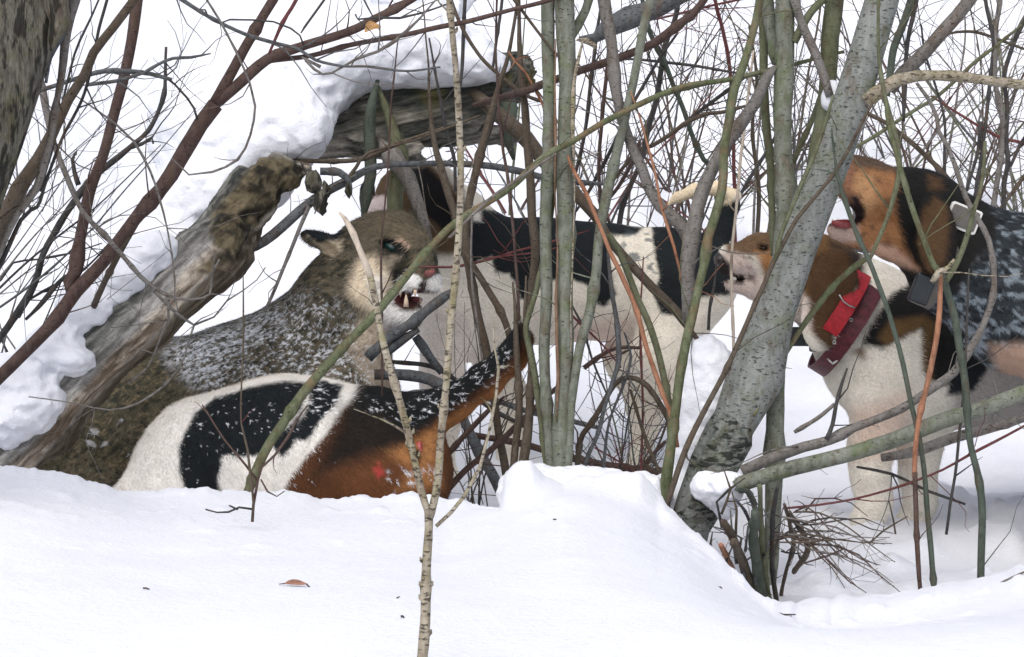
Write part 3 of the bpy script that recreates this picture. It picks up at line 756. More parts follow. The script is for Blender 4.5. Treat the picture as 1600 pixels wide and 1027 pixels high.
# ---------------------------------------------------------------- hound curled in front of the cougar
FLK = (0.86, 0.87, 0.9)
fh = Animal('hound', 4.62, 'black, white and tan hound crouching in front of the cougar with its tail raised', 'dog', (430, 860, 4.7), 'hounds around the cougar')
fh.chain([(235, 800, .05, 60), (325, 750, .08, 122), (440, 742, .06, 148), (540, 748, .03, 146), (590, 730, .0, 110)], .05)
fh.ell(560, 745, -.06, 112, 96, 80, -20, .05)
fh.ell(645, 735, -.03, 48, 62, 60, 0, .04)
fh.chain([(590, 655, .03, 40), (650, 654, .03, 32), (705, 632, .02, 26), (760, 594, 0, 23), (797, 560, -.02, 20), (814, 530, -.03, 14), (812, 504, -.03, 3)], .03)
fh.chain([(250, 790, .02, 62), (190, 830, .0, 48), (120, 845, -.02, 44)], .04)
fh.chain([(620, 790, -.03, 50), (560, 850, -.06, 30), (620, 868, -.08, 26)], .04)
fh.chain([(300, 800, -.03, 46), (270, 870, -.05, 26)], .04); fh.chain([(320, 800, .18, 46), (300, 880, .16, 26)], .04)
fh_rules = [
    ([(200, 700), (320, 600), (320, 760), (200, 800)], (0.70, 0.68, 0.62), 20, fleck(60, .1, .4, 57, .4)),
    ([(335, 623), (390, 605), (440, 596), (470, 597), (482, 600), (470, 640), (438, 672), (420, 700), (398, 712), (347, 712), (345, 728), (339, 747), (342, 768), (288, 768), (280, 735), (278, 701), (288, 677), (305, 646)], (0.010, 0.013, 0.015), 3.5),
    ([(420, 690), (455, 660), (472, 640), (462, 690), (440, 715)], (0.010, 0.013, 0.015), 3),
    ([(485, 598), (505, 594), (535, 602), (528, 627), (501, 658), (478, 690), (458, 684), (470, 655), (482, 630)], (0.010, 0.013, 0.015), 3.5),
    ([(548, 630), (530, 648), (510, 680), (480, 712), (458, 740), (438, 775), (700, 800), (740, 700), (860, 560), (830, 480), (740, 600), (640, 600), (600, 585), (566, 595)], (0.095, 0.037, 0.015), 4),
    ([(500, 730), (560, 690), (640, 700), (700, 640), (850, 520), (860, 560), (720, 680), (700, 790), (560, 790)], (0.135, 0.052, 0.02), 26),
    ([(600, 700), (640, 690), (690, 660), (760, 620), (830, 560), (835, 590), (740, 650), (680, 690), (690, 760), (620, 765), (640, 730)], (0.40, 0.18, 0.065), 12),
    ([(540, 655), (548, 628), (562, 600), (604, 588), (645, 600), (700, 575), (750, 535), (790, 490), (806, 460), (822, 530), (805, 560), (760, 605), (700, 648), (640, 684), (600, 694), (560, 688)], (0.011, 0.012, 0.012), 12),
    ([(505, 705), (535, 640), (600, 640), (640, 690), (570, 715), (490, 745)], (0.018, 0.013, 0.010), 22),
    ([(480, 598), (640, 640), (640, 665), (540, 625), (520, 660), (480, 640)], FLK, 8, fleck(190, .32, .06, 58, .95)),
    ([(690, 590), (760, 545), (800, 540), (790, 580), (720, 640), (640, 665), (630, 640)], FLK, 8, fleck(190, .36, .06, 58, .85)),
    ([(270, 600), (520, 600), (520, 760), (270, 760)], FLK, 8, fleck(190, .52, .05, 59, .7)),
    ([(600, 740), (650, 720), (690, 740), (680, 775), (620, 775)], FLK, 8, fleck(110, .2, .1, 60, .9)),
    ([(583, 735), (592, 722), (600, 738), (590, 746)], (0.45, 0.06, 0.05), 5),
    ([(637, 705), (652, 700), (660, 715), (645, 728)], (0.03, 0.012, 0.01), 5),
]
fh.build(painter(W_, fh_rules, 3.0, 80), hairs=120000, hair_len=.010, hair_w=.0011, flow=lambda X: np.where(((X[:, 0] > P(640, 600, 4.62)[0]) & (X[:, 2] > P(600, 690, 4.62)[2]))[:, None], np.array([.8, 0, .5]), np.array([.5, -.2, -.6])))
x0 = on(fh, 655, 690, .004)
tube3('wound', [[*x0, .006], [*(x0 + UPV * -.02), .008], [*(x0 + UPV * -.04 + RIGHT * .004), .004]], 'gore', fh.root, rough=.4)

# ---------------------------------------------------------------- hound standing broadside behind the cougar
mh = Animal('hound', 5.72, 'white hound with large black patches standing behind the thin stems and the cougar', 'dog', (870, 765, 5.72), 'hounds around the cougar')
mh.chain([(748, 425, 0, 88), (860, 440, .02, 92), (960, 440, .02, 82), (1050, 440, 0, 76), (1095, 432, 0, 62)], .05)
mh.ell(745, 475, -.02, 88, 92, 80, 0, .05)
mh.chain([(735, 405, 0, 70), (695, 350, -.02, 60), (655, 318, -.04, 52)], .05)
mh.ell(648, 306, -.05, 56, 50, 50, 20, .03)
mh.chain([(625, 315, -.08, 36), (600, 345, -.12, 28), (590, 362, -.13, 24)], .03)
mh.ell(694, 308, -.125, 34, 56, 12, -24, .012); mh.ell(575, 312, -.02, 13, 34, 12, 0, .012)
mh.chain([(700, 500, -.10, 50), (688, 590, -.12, 28), (692, 660, -.12, 21), (690, 745, -.12, 18), (675, 765, -.13, 20)], .04)
mh.chain([(760, 520, .10, 46), (790, 610, .12, 27), (795, 680, .12, 21), (792, 760, .12, 19)], .04)
mh.chain([(1075, 460, -.06, 62), (1030, 560, -.09, 40), (1080, 640, -.1, 22), (1062, 740, -.1, 18), (1045, 765, -.1, 20)], .04)
mh.chain([(1050, 470, .08, 58), (985, 560, .1, 36), (1010, 650, .1, 21), (990, 765, .1, 18)], .04)
mh.chain([(1112, 400, 0, 24), (1130, 360, 0, 14), (1142, 325, 0, 11), (1146, 306, -.01, 10), (1122, 294, -.01, 10), (1085, 297, -.01, 9), (1058, 309, -.01, 7), (1040, 322, -.01, 3)], .012)
BK = (0.012, 0.015, 0.016)
mh_rules = [
    ([(640, 440), (740, 480), (760, 620), (640, 760)], (0.72, 0.64, 0.56), 30),
    ([(880, 500), (1000, 500), (960, 560), (880, 560)], (0.68, 0.55, 0.47), 20),
    ([(560, 240), (660, 235), (720, 300), (745, 350), (720, 400), (640, 400), (560, 340)], (0.12, 0.075, 0.04), 10),
    ([(642, 262), (672, 262), (712, 310), (722, 350), (690, 360), (665, 335), (640, 300)], (0.014, 0.012, 0.012), 5),
    ([(560, 285), (582, 285), (582, 335), (562, 340)], (0.014, 0.015, 0.018), 4),
    ([(569, 334), (582, 308), (605, 306), (620, 330), (600, 360), (570, 350)], (0.75, 0.62, 0.56), 4),
    ([(738, 350), (748, 326), (790, 330), (850, 335), (853, 437), (829, 469), (812, 468), (804, 440), (796, 428), (785, 428), (773, 425), (768, 402), (741, 411), (723, 400), (720, 372)], BK, 3.5),
    ([(736, 322), (752, 322), (752, 345), (740, 345)], (0.7, 0.66, 0.58), 4),
    ([(850, 335), (951, 345), (1005, 355), (992, 368), (954, 367), (951, 405), (963, 460), (945, 478), (931, 475), (916, 446), (893, 437), (850, 440)], BK, 3.5),
    ([(965, 365), (1020, 360), (1030, 430), (975, 430)], (0.10, 0.12, 0.12), 12, fleck(50, .12, .12, 64, .8)),
    ([(1018, 350), (1096, 355), (1115, 350), (1122, 312), (1165, 312), (1150, 400), (1140, 460), (1096, 464), (1076, 497), (1034, 491), (1022, 464), (1030, 429), (1022, 397)], BK, 3.5),
    ([(1120, 280), (1155, 296), (1140, 318), (1030, 340), (1030, 280)], (0.72, 0.60, 0.42), 4),
]
mh.build(painter((0.74, 0.68, 0.57), mh_rules, 3.0, 70), h=.0036, hairs=95000, hair_len=.0075, hair_w=.0012, flow=(.9, 0, -.4))
band('collar', mh.q(697, 362, -.02), (RIGHT * .66 - UPV * .75), FWD, 46 * mh.s, 64 * mh.s, (RIGHT * .75 + UPV * .66), 15 * mh.s, .004, M['darkstrap'], mh.root)
ball('nose', mh.q(584, 374, -.15), (.014, .012, .014), M['nose'], mh.root)

# ---------------------------------------------------------------- hound with the red collar
rh = Animal('hound', 5.1, 'hound in a dark red leather collar, its face half behind the leaning trunk', 'dog', (1420, 815, 5.1), 'hounds around the cougar')
rh.ell(1258, 424, .0, 66, 60, 66, 10, .03)
rh.chain([(1225, 406, -.01, 42), (1188, 406, -.03, 33), (1145, 408, -.05, 25)], .025)
rh.chain([(1232, 450, -.01, 36), (1186, 447, -.03, 22), (1142, 444, -.05, 12)], .02)
rh.ell(1146, 434, -.075, 22, 3, 40, 8, .006, True); rh.ell(1192, 388, -.075, 10, 5, 12, 10, .008, True); rh.ell(1190, 374, -.04, 20, 8, 20, 0, .02)
rh.chain([(1290, 450, .02, 66), (1350, 500, .03, 86), (1400, 560, .03, 104)], .05)
rh.chain([(1400, 560, .03, 104), (1520, 555, .12, 106), (1660, 560, .22, 98), (1760, 565, .28, 88)], .05)
rh.ell(1295, 468, -.10, 40, 80, 13, 14, .012)
rh.chain([(1375, 630, -.06, 52), (1360, 700, -.07, 29), (1360, 748, -.07, 24), (1368, 785, -.07, 18), (1352, 816, -.09, 25)], .04)
rh.chain([(1445, 640, .10, 50), (1438, 705, .10, 28), (1434, 750, .10, 23), (1440, 785, .10, 17), (1424, 816, .08, 25)], .04)
rh.chain([(1760, 590, .22, 70), (1730, 690, .2, 34), (1780, 750, .22, 24), (1760, 830, .2, 22)], .04)
rh.chain([(1760, 590, .36, 66), (1740, 690, .38, 34), (1790, 750, .38, 24), (1770, 830, .36, 22)], .04)
rh.chain([(1830, 520, .3, 22), (1900, 420, .3, 14), (1890, 340, .3, 6)], .03)
rh_rules = [
    ([(1180, 355), (1345, 355), (1350, 560), (1240, 500), (1200, 460)], (0.16, 0.085, 0.035), 8),
    ([(1130, 375), (1200, 355), (1240, 360), (1235, 392), (1190, 398), (1136, 402)], (0.15, 0.09, 0.05), 6),
    ([(1180, 392), (1225, 390), (1240, 460), (1215, 470), (1195, 430)], (0.36, 0.175, 0.07), 9),
    ([(1115, 398), (1150, 394), (1176, 412), (1190, 440), (1200, 480), (1115, 480)], (0.60, 0.49, 0.43), 7), ([(1112, 402), (1132, 400), (1142, 416), (1138, 442), (1116, 442)], (0.03, 0.022, 0.022), 4), ([(1144, 428), (1164, 430), (1163, 443), (1146, 444)], (0.02, 0.014, 0.014), 3), ([(1136, 400), (1180, 400), (1180, 440), (1140, 440)], (0.08, 0.05, 0.05), 4, fleck(90, .22, .12, 43, .8)), ([(1184, 382), (1200, 382), (1202, 393), (1186, 393)], (0.03, 0.02, 0.015), 3),
        ([(1180, 470), (1250, 455), (1285, 480), (1268, 520), (1225, 515), (1180, 500)], (0.72, 0.62, 0.54), 6),
    ([(1295, 375), (1345, 395), (1352, 440), (1330, 470), (1308, 420)], (0.018, 0.015, 0.013), 10),
    ([(1258, 400), (1318, 385), (1345, 430), (1330, 545), (1290, 548), (1268, 520), (1262, 460)], (0.085, 0.045, 0.022), 8),
    ([(1345, 445), (1372, 470), (1350, 540), (1310, 560), (1300, 500)], (0.70, 0.66, 0.58), 6),
    ([(1346, 538), (1360, 508), (1394, 457), (1430, 440), (1600, 440), (1560, 480), (1530, 560), (1512, 590), (1470, 605), (1448, 590), (1440, 512), (1409, 528), (1380, 545)], (0.015, 0.014, 0.014), 5),
    ([(1372, 528), (1390, 500), (1440, 492), (1462, 505), (1452, 560), (1458, 600), (1440, 580), (1442, 512), (1409, 526), (1386, 542)], (0.13, 0.075, 0.03), 7),
    ([(1520, 560), (1800, 540), (1800, 700), (1500, 690), (1490, 620)], (0.42, 0.38, 0.35), 16),
    ([(1500, 535), (1556, 530), (1553, 560), (1520, 612), (1478, 618)], (0.014, 0.016, 0.018), 5),
    ([(1330, 640), (1420, 610), (1420, 720), (1330, 720)], (0.66, 0.52, 0.42), 22),
]
rh.build(painter((0.76, 0.71, 0.61), rh_rules, 3.0, 75), h=.0036, hairs=100000, hair_len=.010, hair_w=.0012, flow=(.8, 0, -.6))
ball('nose', rh.q(1125, 406, -.055), (.013, .014, .019), M['nose'], rh.root, noise_amp=.3)
ball('eye', on(rh, 1193, 388, .0), (.005, .0035, .005), M['browneye'], rh.root)
ctr = (1318, 503)
aA = (RIGHT * -.54 - UPV * .84); aA /= np.linalg.norm(aA); aW = RIGHT * .84 - UPV * .54; aW = aW * .97 - FWD * .22; aW /= np.linalg.norm(aW)
band('leather_collar', rh.q(1322, 508, .01), aA, FWD, 84 * rh.s, 98 * rh.s, aW, 27 * rh.s, .005, M['redleather'], rh.root)
band('nylon_collar', rh.q(1302, 493, .0), aA, FWD, 82 * rh.s, 96 * rh.s, aW, 26 * rh.s, .005, M['rednylon'], rh.root, .5 * math.pi, 1.62 * math.pi)
def ring(name, c, ax, ay, r, t, mat, parent):
    p = [[*(c + ax * r * math.cos(a) + ay * r * math.sin(a)), t] for a in np.linspace(0, 2 * math.pi, 15)]
    return tube3(name, p, mat, parent, knots=False, sides=6)
for (u, v) in ((1328, 500), (1302, 535), (1340, 478), (1288, 556)):
    c = on(rh, u, v, .016); ring('rivet', c, RIGHT, UPV, .003, .0010, 'steel', rh.root)
c0 = on(rh, 1306, 542, .030)
tube3('buckle', [[*(c0 + RIGHT * a * rh.s + UPV * b * rh.s), .0026] for a, b in ((-14, 14), (4, 22), (20, 8), (10, -14), (-8, -26), (-16, -18))], 'steel', rh.root, knots=False)
c0 = on(rh, 1318, 473, .014)
tube3('collar_ring', [[*(c0 + RIGHT * a * rh.s + UPV * b * rh.s), .0018] for a, b in ((-8, 12), (-2, 2), (6, -4), (16, -8))], 'steel', rh.root, knots=False)
bx = on(rh, 1252, 526, .01)
box('tracker_box', bx, (RIGHT, UPV, FWD), (22 * rh.s, 15 * rh.s, .014), M['blackplastic'], rh.root)
box('tracker_box', bx + RIGHT * .032 - UPV * .006, (RIGHT, UPV, FWD), (13 * rh.s, 19 * rh.s, .012), M['darkstrap'], rh.root)

# ---------------------------------------------------------------- ticked hound, head raised, at the right edge
bh = Animal('hound', 4.8, 'blue ticked hound with a tan baying face and a grey tracking collar', 'dog', (1720, 845, 4.8), 'hounds around the cougar')
bh.ell(1424, 328, .0, 74, 60, 62, 24, .03)
bh.chain([(1395, 318, -.03, 50), (1358, 298, -.05, 44), (1330, 272, -.06, 26)], .03)
bh.chain([(1388, 366, -.02, 40), (1345, 368, -.04, 21), (1306, 360, -.05, 14)], .025)
bh.ell(1312, 324, -.06, 38, 16, 70, 24, .008, True)
bh.ell(1352, 262, -.05, 26, 14, 30, 10, .02); bh.ell(1330, 300, -.10, 16, 22, 14, 0, .02)
bh.chain([(1450, 345, .0, 66), (1510, 410, .0, 84), (1600, 455, .02, 112), (1720, 470, .04, 118), (1850, 465, .06, 108), (2000, 470, .08, 96)], .05)
bh.ell(1590, 490, .0, 90, 82, 84, 20, .05)
bh.ell(1462, 368, -.115, 31, 68, 12, -6, .012)
bh.chain([(1650, 560, -.08, 56), (1665, 660, -.1, 34), (1660, 760, -.1, 26), (1645, 842, -.12, 30)], .04)
bh.chain([(1690, 560, .12, 56), (1700, 660, .12, 34), (1700, 760, .12, 26), (1690, 842, .1, 30)], .04)
bh.chain([(2000, 500, -.02, 80), (1970, 620, -.04, 40), (2030, 710, -.04, 28), (2010, 840, -.05, 26)], .04)
bh.chain([(2010, 500, .14, 80), (1990, 620, .14, 40), (2050, 710, .14, 28), (2030, 840, .14, 26)], .04)
bh.chain([(2080, 440, .06, 26), (2150, 340, .06, 16), (2140, 240, .06, 7)], .03)
bh_rules = [
    (None, (0.25, 0.29, 0.32), 1, fleck(75, .02, .25, 66, .8)),
    (None, (0.012, 0.013, 0.015), 1, fleck(85, .08, .15, 67, .85)),
    ([(1460, 480), (1530, 500), (1550, 560), (1480, 560)], (0.32, 0.36, 0.40), 12, fleck(60, -.1, .3, 68, .8)),
    ([(1545, 540), (1590, 536), (1640, 550), (1700, 620), (1600, 640), (1555, 570)], (0.46, 0.31, 0.23), 12),
    ([(1380, 240), (1440, 250), (1540, 300), (1560, 360), (1500, 450), (1440, 470), (1415, 450), (1395, 380), (1392, 300)], (0.014, 0.013, 0.012), 9),
    ([(1290, 235), (1345, 240), (1402, 268), (1398, 330), (1410, 380), (1436, 420), (1400, 410), (1340, 388), (1280, 380)], (0.36, 0.17, 0.075), 7), ([(1290, 235), (1402, 268), (1398, 330), (1436, 420), (1340, 388), (1280, 380)], (0.14, 0.07, 0.04), 7, fleck(45, .1, .25, 45, .8)),
    ([(1335, 268), (1365, 275), (1372, 325), (1350, 335), (1332, 300)], (0.56, 0.31, 0.15), 10), ([(1320, 235), (1410, 250), (1400, 268), (1340, 262), (1320, 280)], (0.12, 0.08, 0.055), 7), ([(1312, 270), (1334, 265), (1340, 300), (1318, 305)], (0.25, 0.09, 0.08), 5, fleck(70, -.1, .2, 46, .9)), ([(1310, 300), (1340, 305), (1352, 330), (1346, 350), (1322, 338)], (0.02, 0.014, 0.014), 5),
    ([(1365, 320), (1395, 310), (1400, 350), (1370, 345)], (0.24, 0.10, 0.04), 9, fleck(60, -.2, .4, 69, .9)),
    ([(1300, 245), (1335, 250), (1325, 325), (1300, 330)], (0.34, 0.17, 0.10), 8),
    ([(1290, 352), (1340, 352), (1345, 378), (1300, 380)], (0.52, 0.38, 0.32), 6),
    ([(1300, 330), (1338, 318), (1350, 340), (1335, 356), (1292, 352)], (0.03, 0.012, 0.012), 3),
    ([(1370, 380), (1400, 388), (1438, 424), (1400, 412), (1360, 392)], (0.66, 0.42, 0.30), 7),
    ([(1440, 332), (1460, 307), (1478, 319), (1482, 356), (1476, 410), (1448, 430), (1432, 380)], (0.10, 0.055, 0.026), 7),
    ([(1450, 272), (1470, 280), (1470, 298), (1450, 296)], (0.09, 0.05, 0.025), 7),
]
bh.build(painter((0.028, 0.034, 0.038), bh_rules, 3.5, 75), h=.0036, hairs=100000, hair_len=.011, hair_w=.0012, flow=(.8, 0, -.55))
tg = bh.q(1318, 350, -.075)
tube3('tongue', [[*(tg + RIGHT * .03 + FWD * .03), .008], [*tg, .009], [*(tg - RIGHT * .012), .008], [*(tg - RIGHT * .022 + UPV * .002), .004]], 'mouth', bh.root, knots=False, rough=.3)
ball('nose', bh.q(1312, 250, -.06), (.017, .015, .018), M['nose'], bh.root)
for u in (1300, 1309): cone_tooth(bh, u, 352, 2.5, 10, .006)
aA = RIGHT * .40 + UPV * .917; aW = RIGHT * .917 - UPV * .40
band('tracking_collar', bh.q(1472, 398, .0), aA, FWD, 84 * bh.s, 86 * bh.s, aW, 30 * bh.s, .004, M['greystrap'], bh.root)
c0 = bh.q(1505, 341, -.10); a = R(22); ax = RIGHT * math.cos(a) - UPV * math.sin(a); ay = RIGHT * math.sin(a) + UPV * math.cos(a)
hx = box('tag_plate', c0, (ax, ay, FWD), (25 * bh.s, 19 * bh.s, .006), M['whiteplastic'], bh.root)
box('window', c0 - FWD * .0055, (ax, ay, FWD), (21.5 * bh.s, 15.5 * bh.s, .003), M['window'], hx)
box('transmitter_box', bh.q(1440, 452, -.09), (RIGHT * .93 - UPV * .37, UPV * .93 + RIGHT * .37, FWD), (15 * bh.s, 23 * bh.s, .012), M['blackplastic'], bh.root)
# ---------------------------------------------------------------- old tree, far left
tr = empty('leaning_tree', P(-420, 900, 3.9), 'thick rough-barked old tree leaning up out of the top left corner', 'tree')
limb('trunk', [(-560, 1100, 190), (-330, 760, 180), (-120, 400, 165), (-40, 200, 150), (10, 60, 140), (60, -80, 130), (140, -260, 115)], 3.9, 'oldbark', tr, rough=.28, sides=48)
o, pp = limb('limb', [(60, -60, 34), (88, 10, 40), (95, 34, 34), (84, 62, 20), (78, 80, 8)], 3.86, 'oldbark', tr, rough=.45)
o, pp = limb('limb', [(118, -20, 26), (104, 50, 14), (96, 120, 12), (84, 180, 10), (79, 215, 11), (58, 292, 12), (26, 335, 12), (4, 385, 8), (-30, 470, 6)], 3.95, 'greybrown', tr, rough=.25)
twigs(tr, pp, 'brown', 6, seed=5)
limb('limb', [(100, 40, 14), (90, 66, 10), (78, 90, 9), (72, 130, 5)], 3.9, 'darkgrey', tr, rough=.3)

G1 = 'red brown stems leaning across the upper left'
def plant(name, label, cat, base, D, group=None): return empty(name, P(base[0], base[1], D), label, cat, group)
def st(root, mat, D, pts, n=3, name='stem', Lr=(.05, .2), rough=.08, D1=None, wob=.0035, r0=.0011, tm=None, up=.35):
    o, pp = limb(name, pts, D, mat, root, D1=D1, rough=rough, wob=wob)
    if n: twigs(root, pp, tm or mat, n, Lr, r0, seedc[0], up)
    return pp
# thick red-brown shrub leaning from the lower left corner
a = plant('shrub', 'thick red brown shrub forking above the snow capped log from the left edge', 'shrub', (-150, 740), 4.45)
st(a, 'redbrown', 4.45, [(-160, 745, 26), (-60, 650, 24), (0, 588, 20), (53, 537, 20), (88, 496, 21), (117, 455, 22), (164, 406, 20), (187, 373, 18), (216, 335, 20), (251, 297, 22), (269, 273, 24), (312, 195, 25), (335, 164, 25)], 6, 'stem')
st(a, 'redbrown', 4.45, [(335, 164, 18), (374, 93, 16), (413, 23, 15), (427, 0, 15), (480, -110, 12), (540, -240, 8)], 2, 'branch')
st(a, 'redbrown', 4.45, [(333, 165, 18), (366, 136, 18), (417, 94, 17), (467, 76, 15), (540, 52, 14), (587, 28, 13), (634, 4, 12), (700, -40, 10), (800, -120, 7)], 8, 'branch', Lr=(.05, .16))
st(a, 'redbrown', 4.47, [(417, 96, 9), (478, 88, 8), (556, 69, 8), (634, 54, 8), (712, 38, 8), (790, 18, 7), (852, 2, 7), (930, -30, 5)], 5, 'branch')
st(a, 'redbrown', 4.46, [(115, 462, 22), (108, 440, 20), (117, 425, 19), (126, 376, 18), (140, 300, 18), (160, 245, 17), (175, 193, 17), (192, 130, 17), (205, 66, 17), (215, 0, 18), (226, -110, 15), (240, -240, 10)], 5, 'branch')
st(a, 'brown', 4.5, [(140, 492, 11, 4.72), (160, 448, 10, 4.6), (190, 390, 9), (225, 330, 7), (270, 262, 5)], 1, 'branch')
a = plant('shrub', 'pair of dark brown stems slanting up left of the red ones, against the old tree', 'shrub', (-120, 600), 4.2)
st(a, 'brown', 4.2, [(-130, 610, 30), (-50, 450, 28), (0, 352, 26), (18, 318, 26), (29, 292, 25), (61, 248, 22), (88, 199, 18), (108, 158, 16), (132, 117, 15), (146, 82, 14), (178, 41, 14), (205, 6, 14), (240, -60, 12), (300, -180, 8)], 6, 'stem')
st(a, 'dark', 4.22, [(-30, 480, 8), (32, 344, 7), (58, 324, 6), (73, 280, 5), (96, 222, 5), (117, 181, 5), (132, 146, 5), (146, 90, 5), (155, 44, 5), (166, 0, 5), (190, -110, 4)], 8, 'stem')
st(a, 'dark', 4.24, [(60, 300, 3), (85, 220, 4), (99, 158, 4), (117, 85, 4), (134, 44, 4), (153, 0, 3), (180, -90, 3)], 5, 'stem')
a = plant('shrub', 'dark knobbly shrub with budded twigs behind the red stems at left', 'shrub', (-80, 640), 4.6)
st(a, 'dark', 4.6, [(-90, 645, 14), (0, 528, 12), (18, 502, 12), (41, 467, 12), (58, 432, 12), (67, 397, 11), (88, 359, 11), (108, 327, 10), (129, 298, 10), (137, 285, 9), (164, 262, 9), (187, 244, 9), (210, 224, 8), (231, 205, 8), (248, 175, 7), (257, 146, 6), (258, 110, 5), (260, 74, 4)], 14, 'stem', Lr=(.02, .14), rough=.3)
st(a, 'dark', 4.6, [(205, 231, 7), (222, 226, 6), (238, 216, 6), (240, 226, 4)], 2, 'branch', rough=.4)
st(a, 'dark', 4.6, [(40, 500, 5), (60, 480, 7), (80, 455, 8), (100, 432, 6), (125, 424, 5), (150, 402, 4), (180, 372, 4)], 6, 'branch', rough=.4)
st(a, 'dark', 4.62, [(30, 498, 4), (44, 470, 4), (84, 448, 5), (100, 440, 3)], 3, 'branch', rough=.3)
st(a, 'dark', 4.6, [(123, 290, 8), (116, 270, 7), (113, 250, 6), (118, 238, 3)], 1, 'branch', rough=.3)
st(a, 'dark', 4.65, [(0, 440, 3), (20, 410, 4), (60, 405, 3), (110, 395, 3), (160, 380, 2)], 3, 'branch')
a = plant('bent_stem', 'long grey olive stem bending down across the left shrubs and over the log', 'branch', (330, 640), 4.4)
st(a, 'greybrown', 4.4, [(58, 110, 10), (66, 135, 12), (72, 170, 12), (79, 205, 10), (88, 234, 9), (99, 263, 9), (111, 292, 9), (123, 318, 8), (137, 340, 8), (170, 376, 8), (205, 417, 7), (228, 441, 7), (263, 463, 6), (300, 468, 4), (327, 459, 4), (331, 428, 3), (343, 405, 3)], 8, 'stem', Lr=(.03, .12))
st(a, 'greybrown', 4.42, [(240, 455, 5), (280, 492, 5), (303, 507, 4), (335, 495, 3), (356, 470, 3), (380, 455, 2), (402, 438, 2), (415, 418, 2)], 3, 'branch')
st(a, 'greybrown', 4.42, [(303, 507, 4), (296, 530, 3), (288, 560, 3), (260, 600, 3), (215, 630, 3), (170, 640, 3), (120, 630, 2), (45, 620, 2)], 2, 'branch')
st(a, 'greybrown', 4.42, [(262, 468, 5), (262, 500, 4), (250, 530, 4), (230, 575, 3), (200, 600, 3)], 3, 'branch')
a = plant('stem', 'grey horizontal twig arching over the left shrubs, tip curling down on the snow', 'branch', (310, 300), 4.35)
st(a, 'darkgrey', 4.35, [(40, 150, 5), (58, 143, 7), (88, 133, 7), (123, 121, 7), (164, 111, 8), (205, 112, 8), (234, 115, 7), (269, 124, 6)], 5, 'stem')
st(a, 'dark', 4.35, [(260, 122, 4), (272, 131, 4), (292, 152, 4), (303, 168, 4), (309, 187, 4)], 1, 'branch')
st(a, 'darkgrey', 4.34, [(136, 133, 6), (181, 127, 6), (205, 120, 6), (225, 114, 5), (248, 101, 5), (272, 91, 5), (300, 90, 5), (330, 85, 2)], 4, 'branch')
a = plant('stem', 'long thin grey twigs arching down across the snow cap at upper left', 'branch', (400, -60), 4.3)
st(a, 'darkgrey', 4.3, [(200, -70, 7), (250, -25, 7), (284, 0, 7), (312, 19, 6), (343, 37, 6), (382, 55, 6), (428, 68, 6), (467, 76, 5), (493, 93, 5), (536, 103, 4), (575, 103, 4), (634, 111, 4), (688, 105, 3)], 8, 'stem')
st(a, 'greybrown', 4.28, [(310, -30, 4), (323, 0, 4), (343, 31, 4), (370, 82, 4), (390, 129, 4), (398, 164, 4), (390, 210, 4), (370, 249, 4), (331, 269, 4), (296, 273, 3), (269, 247, 2)], 3, 'stem')
st(a, 'greybrown', 4.27, [(120, 150, 2), (183, 197, 4), (210, 222, 4), (234, 265, 4), (249, 312, 4), (261, 358, 3), (269, 400, 3), (273, 440, 3), (272, 470, 2)], 3, 'stem')
st(a, 'red', 4.32, [(485, -50, 6), (463, 0, 6), (440, 35, 6), (419, 84, 4)], 0, 'stem')
st(a, 'dark', 4.32, [(530, -40, 4), (506, 0, 4), (475, 43, 4), (469, 53, 2)], 0, 'stem')
st(a, 'dark', 4.3, [(343, 37, 2), (360, 31, 3), (395, 32, 3), (428, 35, 3), (455, 45, 3), (470, 56, 3), (476, 70, 3)], 0, 'stem')
st(a, 'greybrown', 4.3, [(500, 104, 6), (485, 96, 5), (470, 88, 4)], 0, 'stem'); st(a, 'greybrown', 4.3, [(478, 93, 5), (492, 108, 5), (505, 116, 4), (520, 114, 4), (535, 105, 3)], 2, 'stem')
st(a, 'greybrown', 4.31, [(525, 110, 3), (556, 92, 5), (590, 80, 5), (620, 62, 5), (655, 30, 4), (680, 0, 3)], 6, 'stem')
st(a, 'dark', 4.31, [(556, 22, 3), (560, 30, 3), (590, 28, 4), (625, 28, 4), (660, 20, 3), (705, 4, 3)], 4, 'stem')
st(a, 'dark', 4.31, [(565, -10, 3), (575, 12, 3), (583, 28, 2)], 0, 'stem')
# left thicket of thin budding shoots
def fan(label, u0, v0, D, n, ang, spread, L, mat, seed, rad=(.0016, .003), tw=3, curve=.25, group=None, upto=None, name='shrub', cat='shrub', Lr=(.06, .25)):
    r_ = random.Random(seed); b = P(u0, v0, D)
    root = empty(name, b, label, cat, group)
    for i in range(n):
        a_ = R(ang + r_.uniform(-spread, spread)); dd = r_.uniform(-.25, .25)
        d = RIGHT * math.sin(a_) + UPV * math.cos(a_) + FWD * dd; d /= np.linalg.norm(d)
        Ln = r_.uniform(*L); q = b + RIGHT * r_.uniform(-.03, .03) + FWD * r_.uniform(-.03, .03); r0 = r_.uniform(*rad); pts = [[*q, r0]]; m = 6
        cv = r_.gauss(0, curve)
        side = np.cross(d, FWD)
        for j in range(m):
            d = d + side * cv / m + np.array([r_.gauss(0, .07), r_.gauss(0, .05), r_.gauss(0, .05)]); d /= np.linalg.norm(d)
            q = q + d * Ln / m; pts.append([*q, r0 * (1 - .7 * (j + 1) / m)])
        mt = mat if isinstance(mat, str) else r_.choice(mat)
        o, pp = tube3('stem', pts, mt, root, rough=.06)
        twigs(root, pp, mt, tw, Lr, .0008 + r0 * .15, seed * 31 + i, up=.2, lo=.15)
    return root
fan('tangle of thin grey shoots at the left edge under the old tree', -60, 520, 4.5, 13, 25, 32, (.28, .62), ['darkgrey', 'greybrown', 'dark'], 3, tw=4)
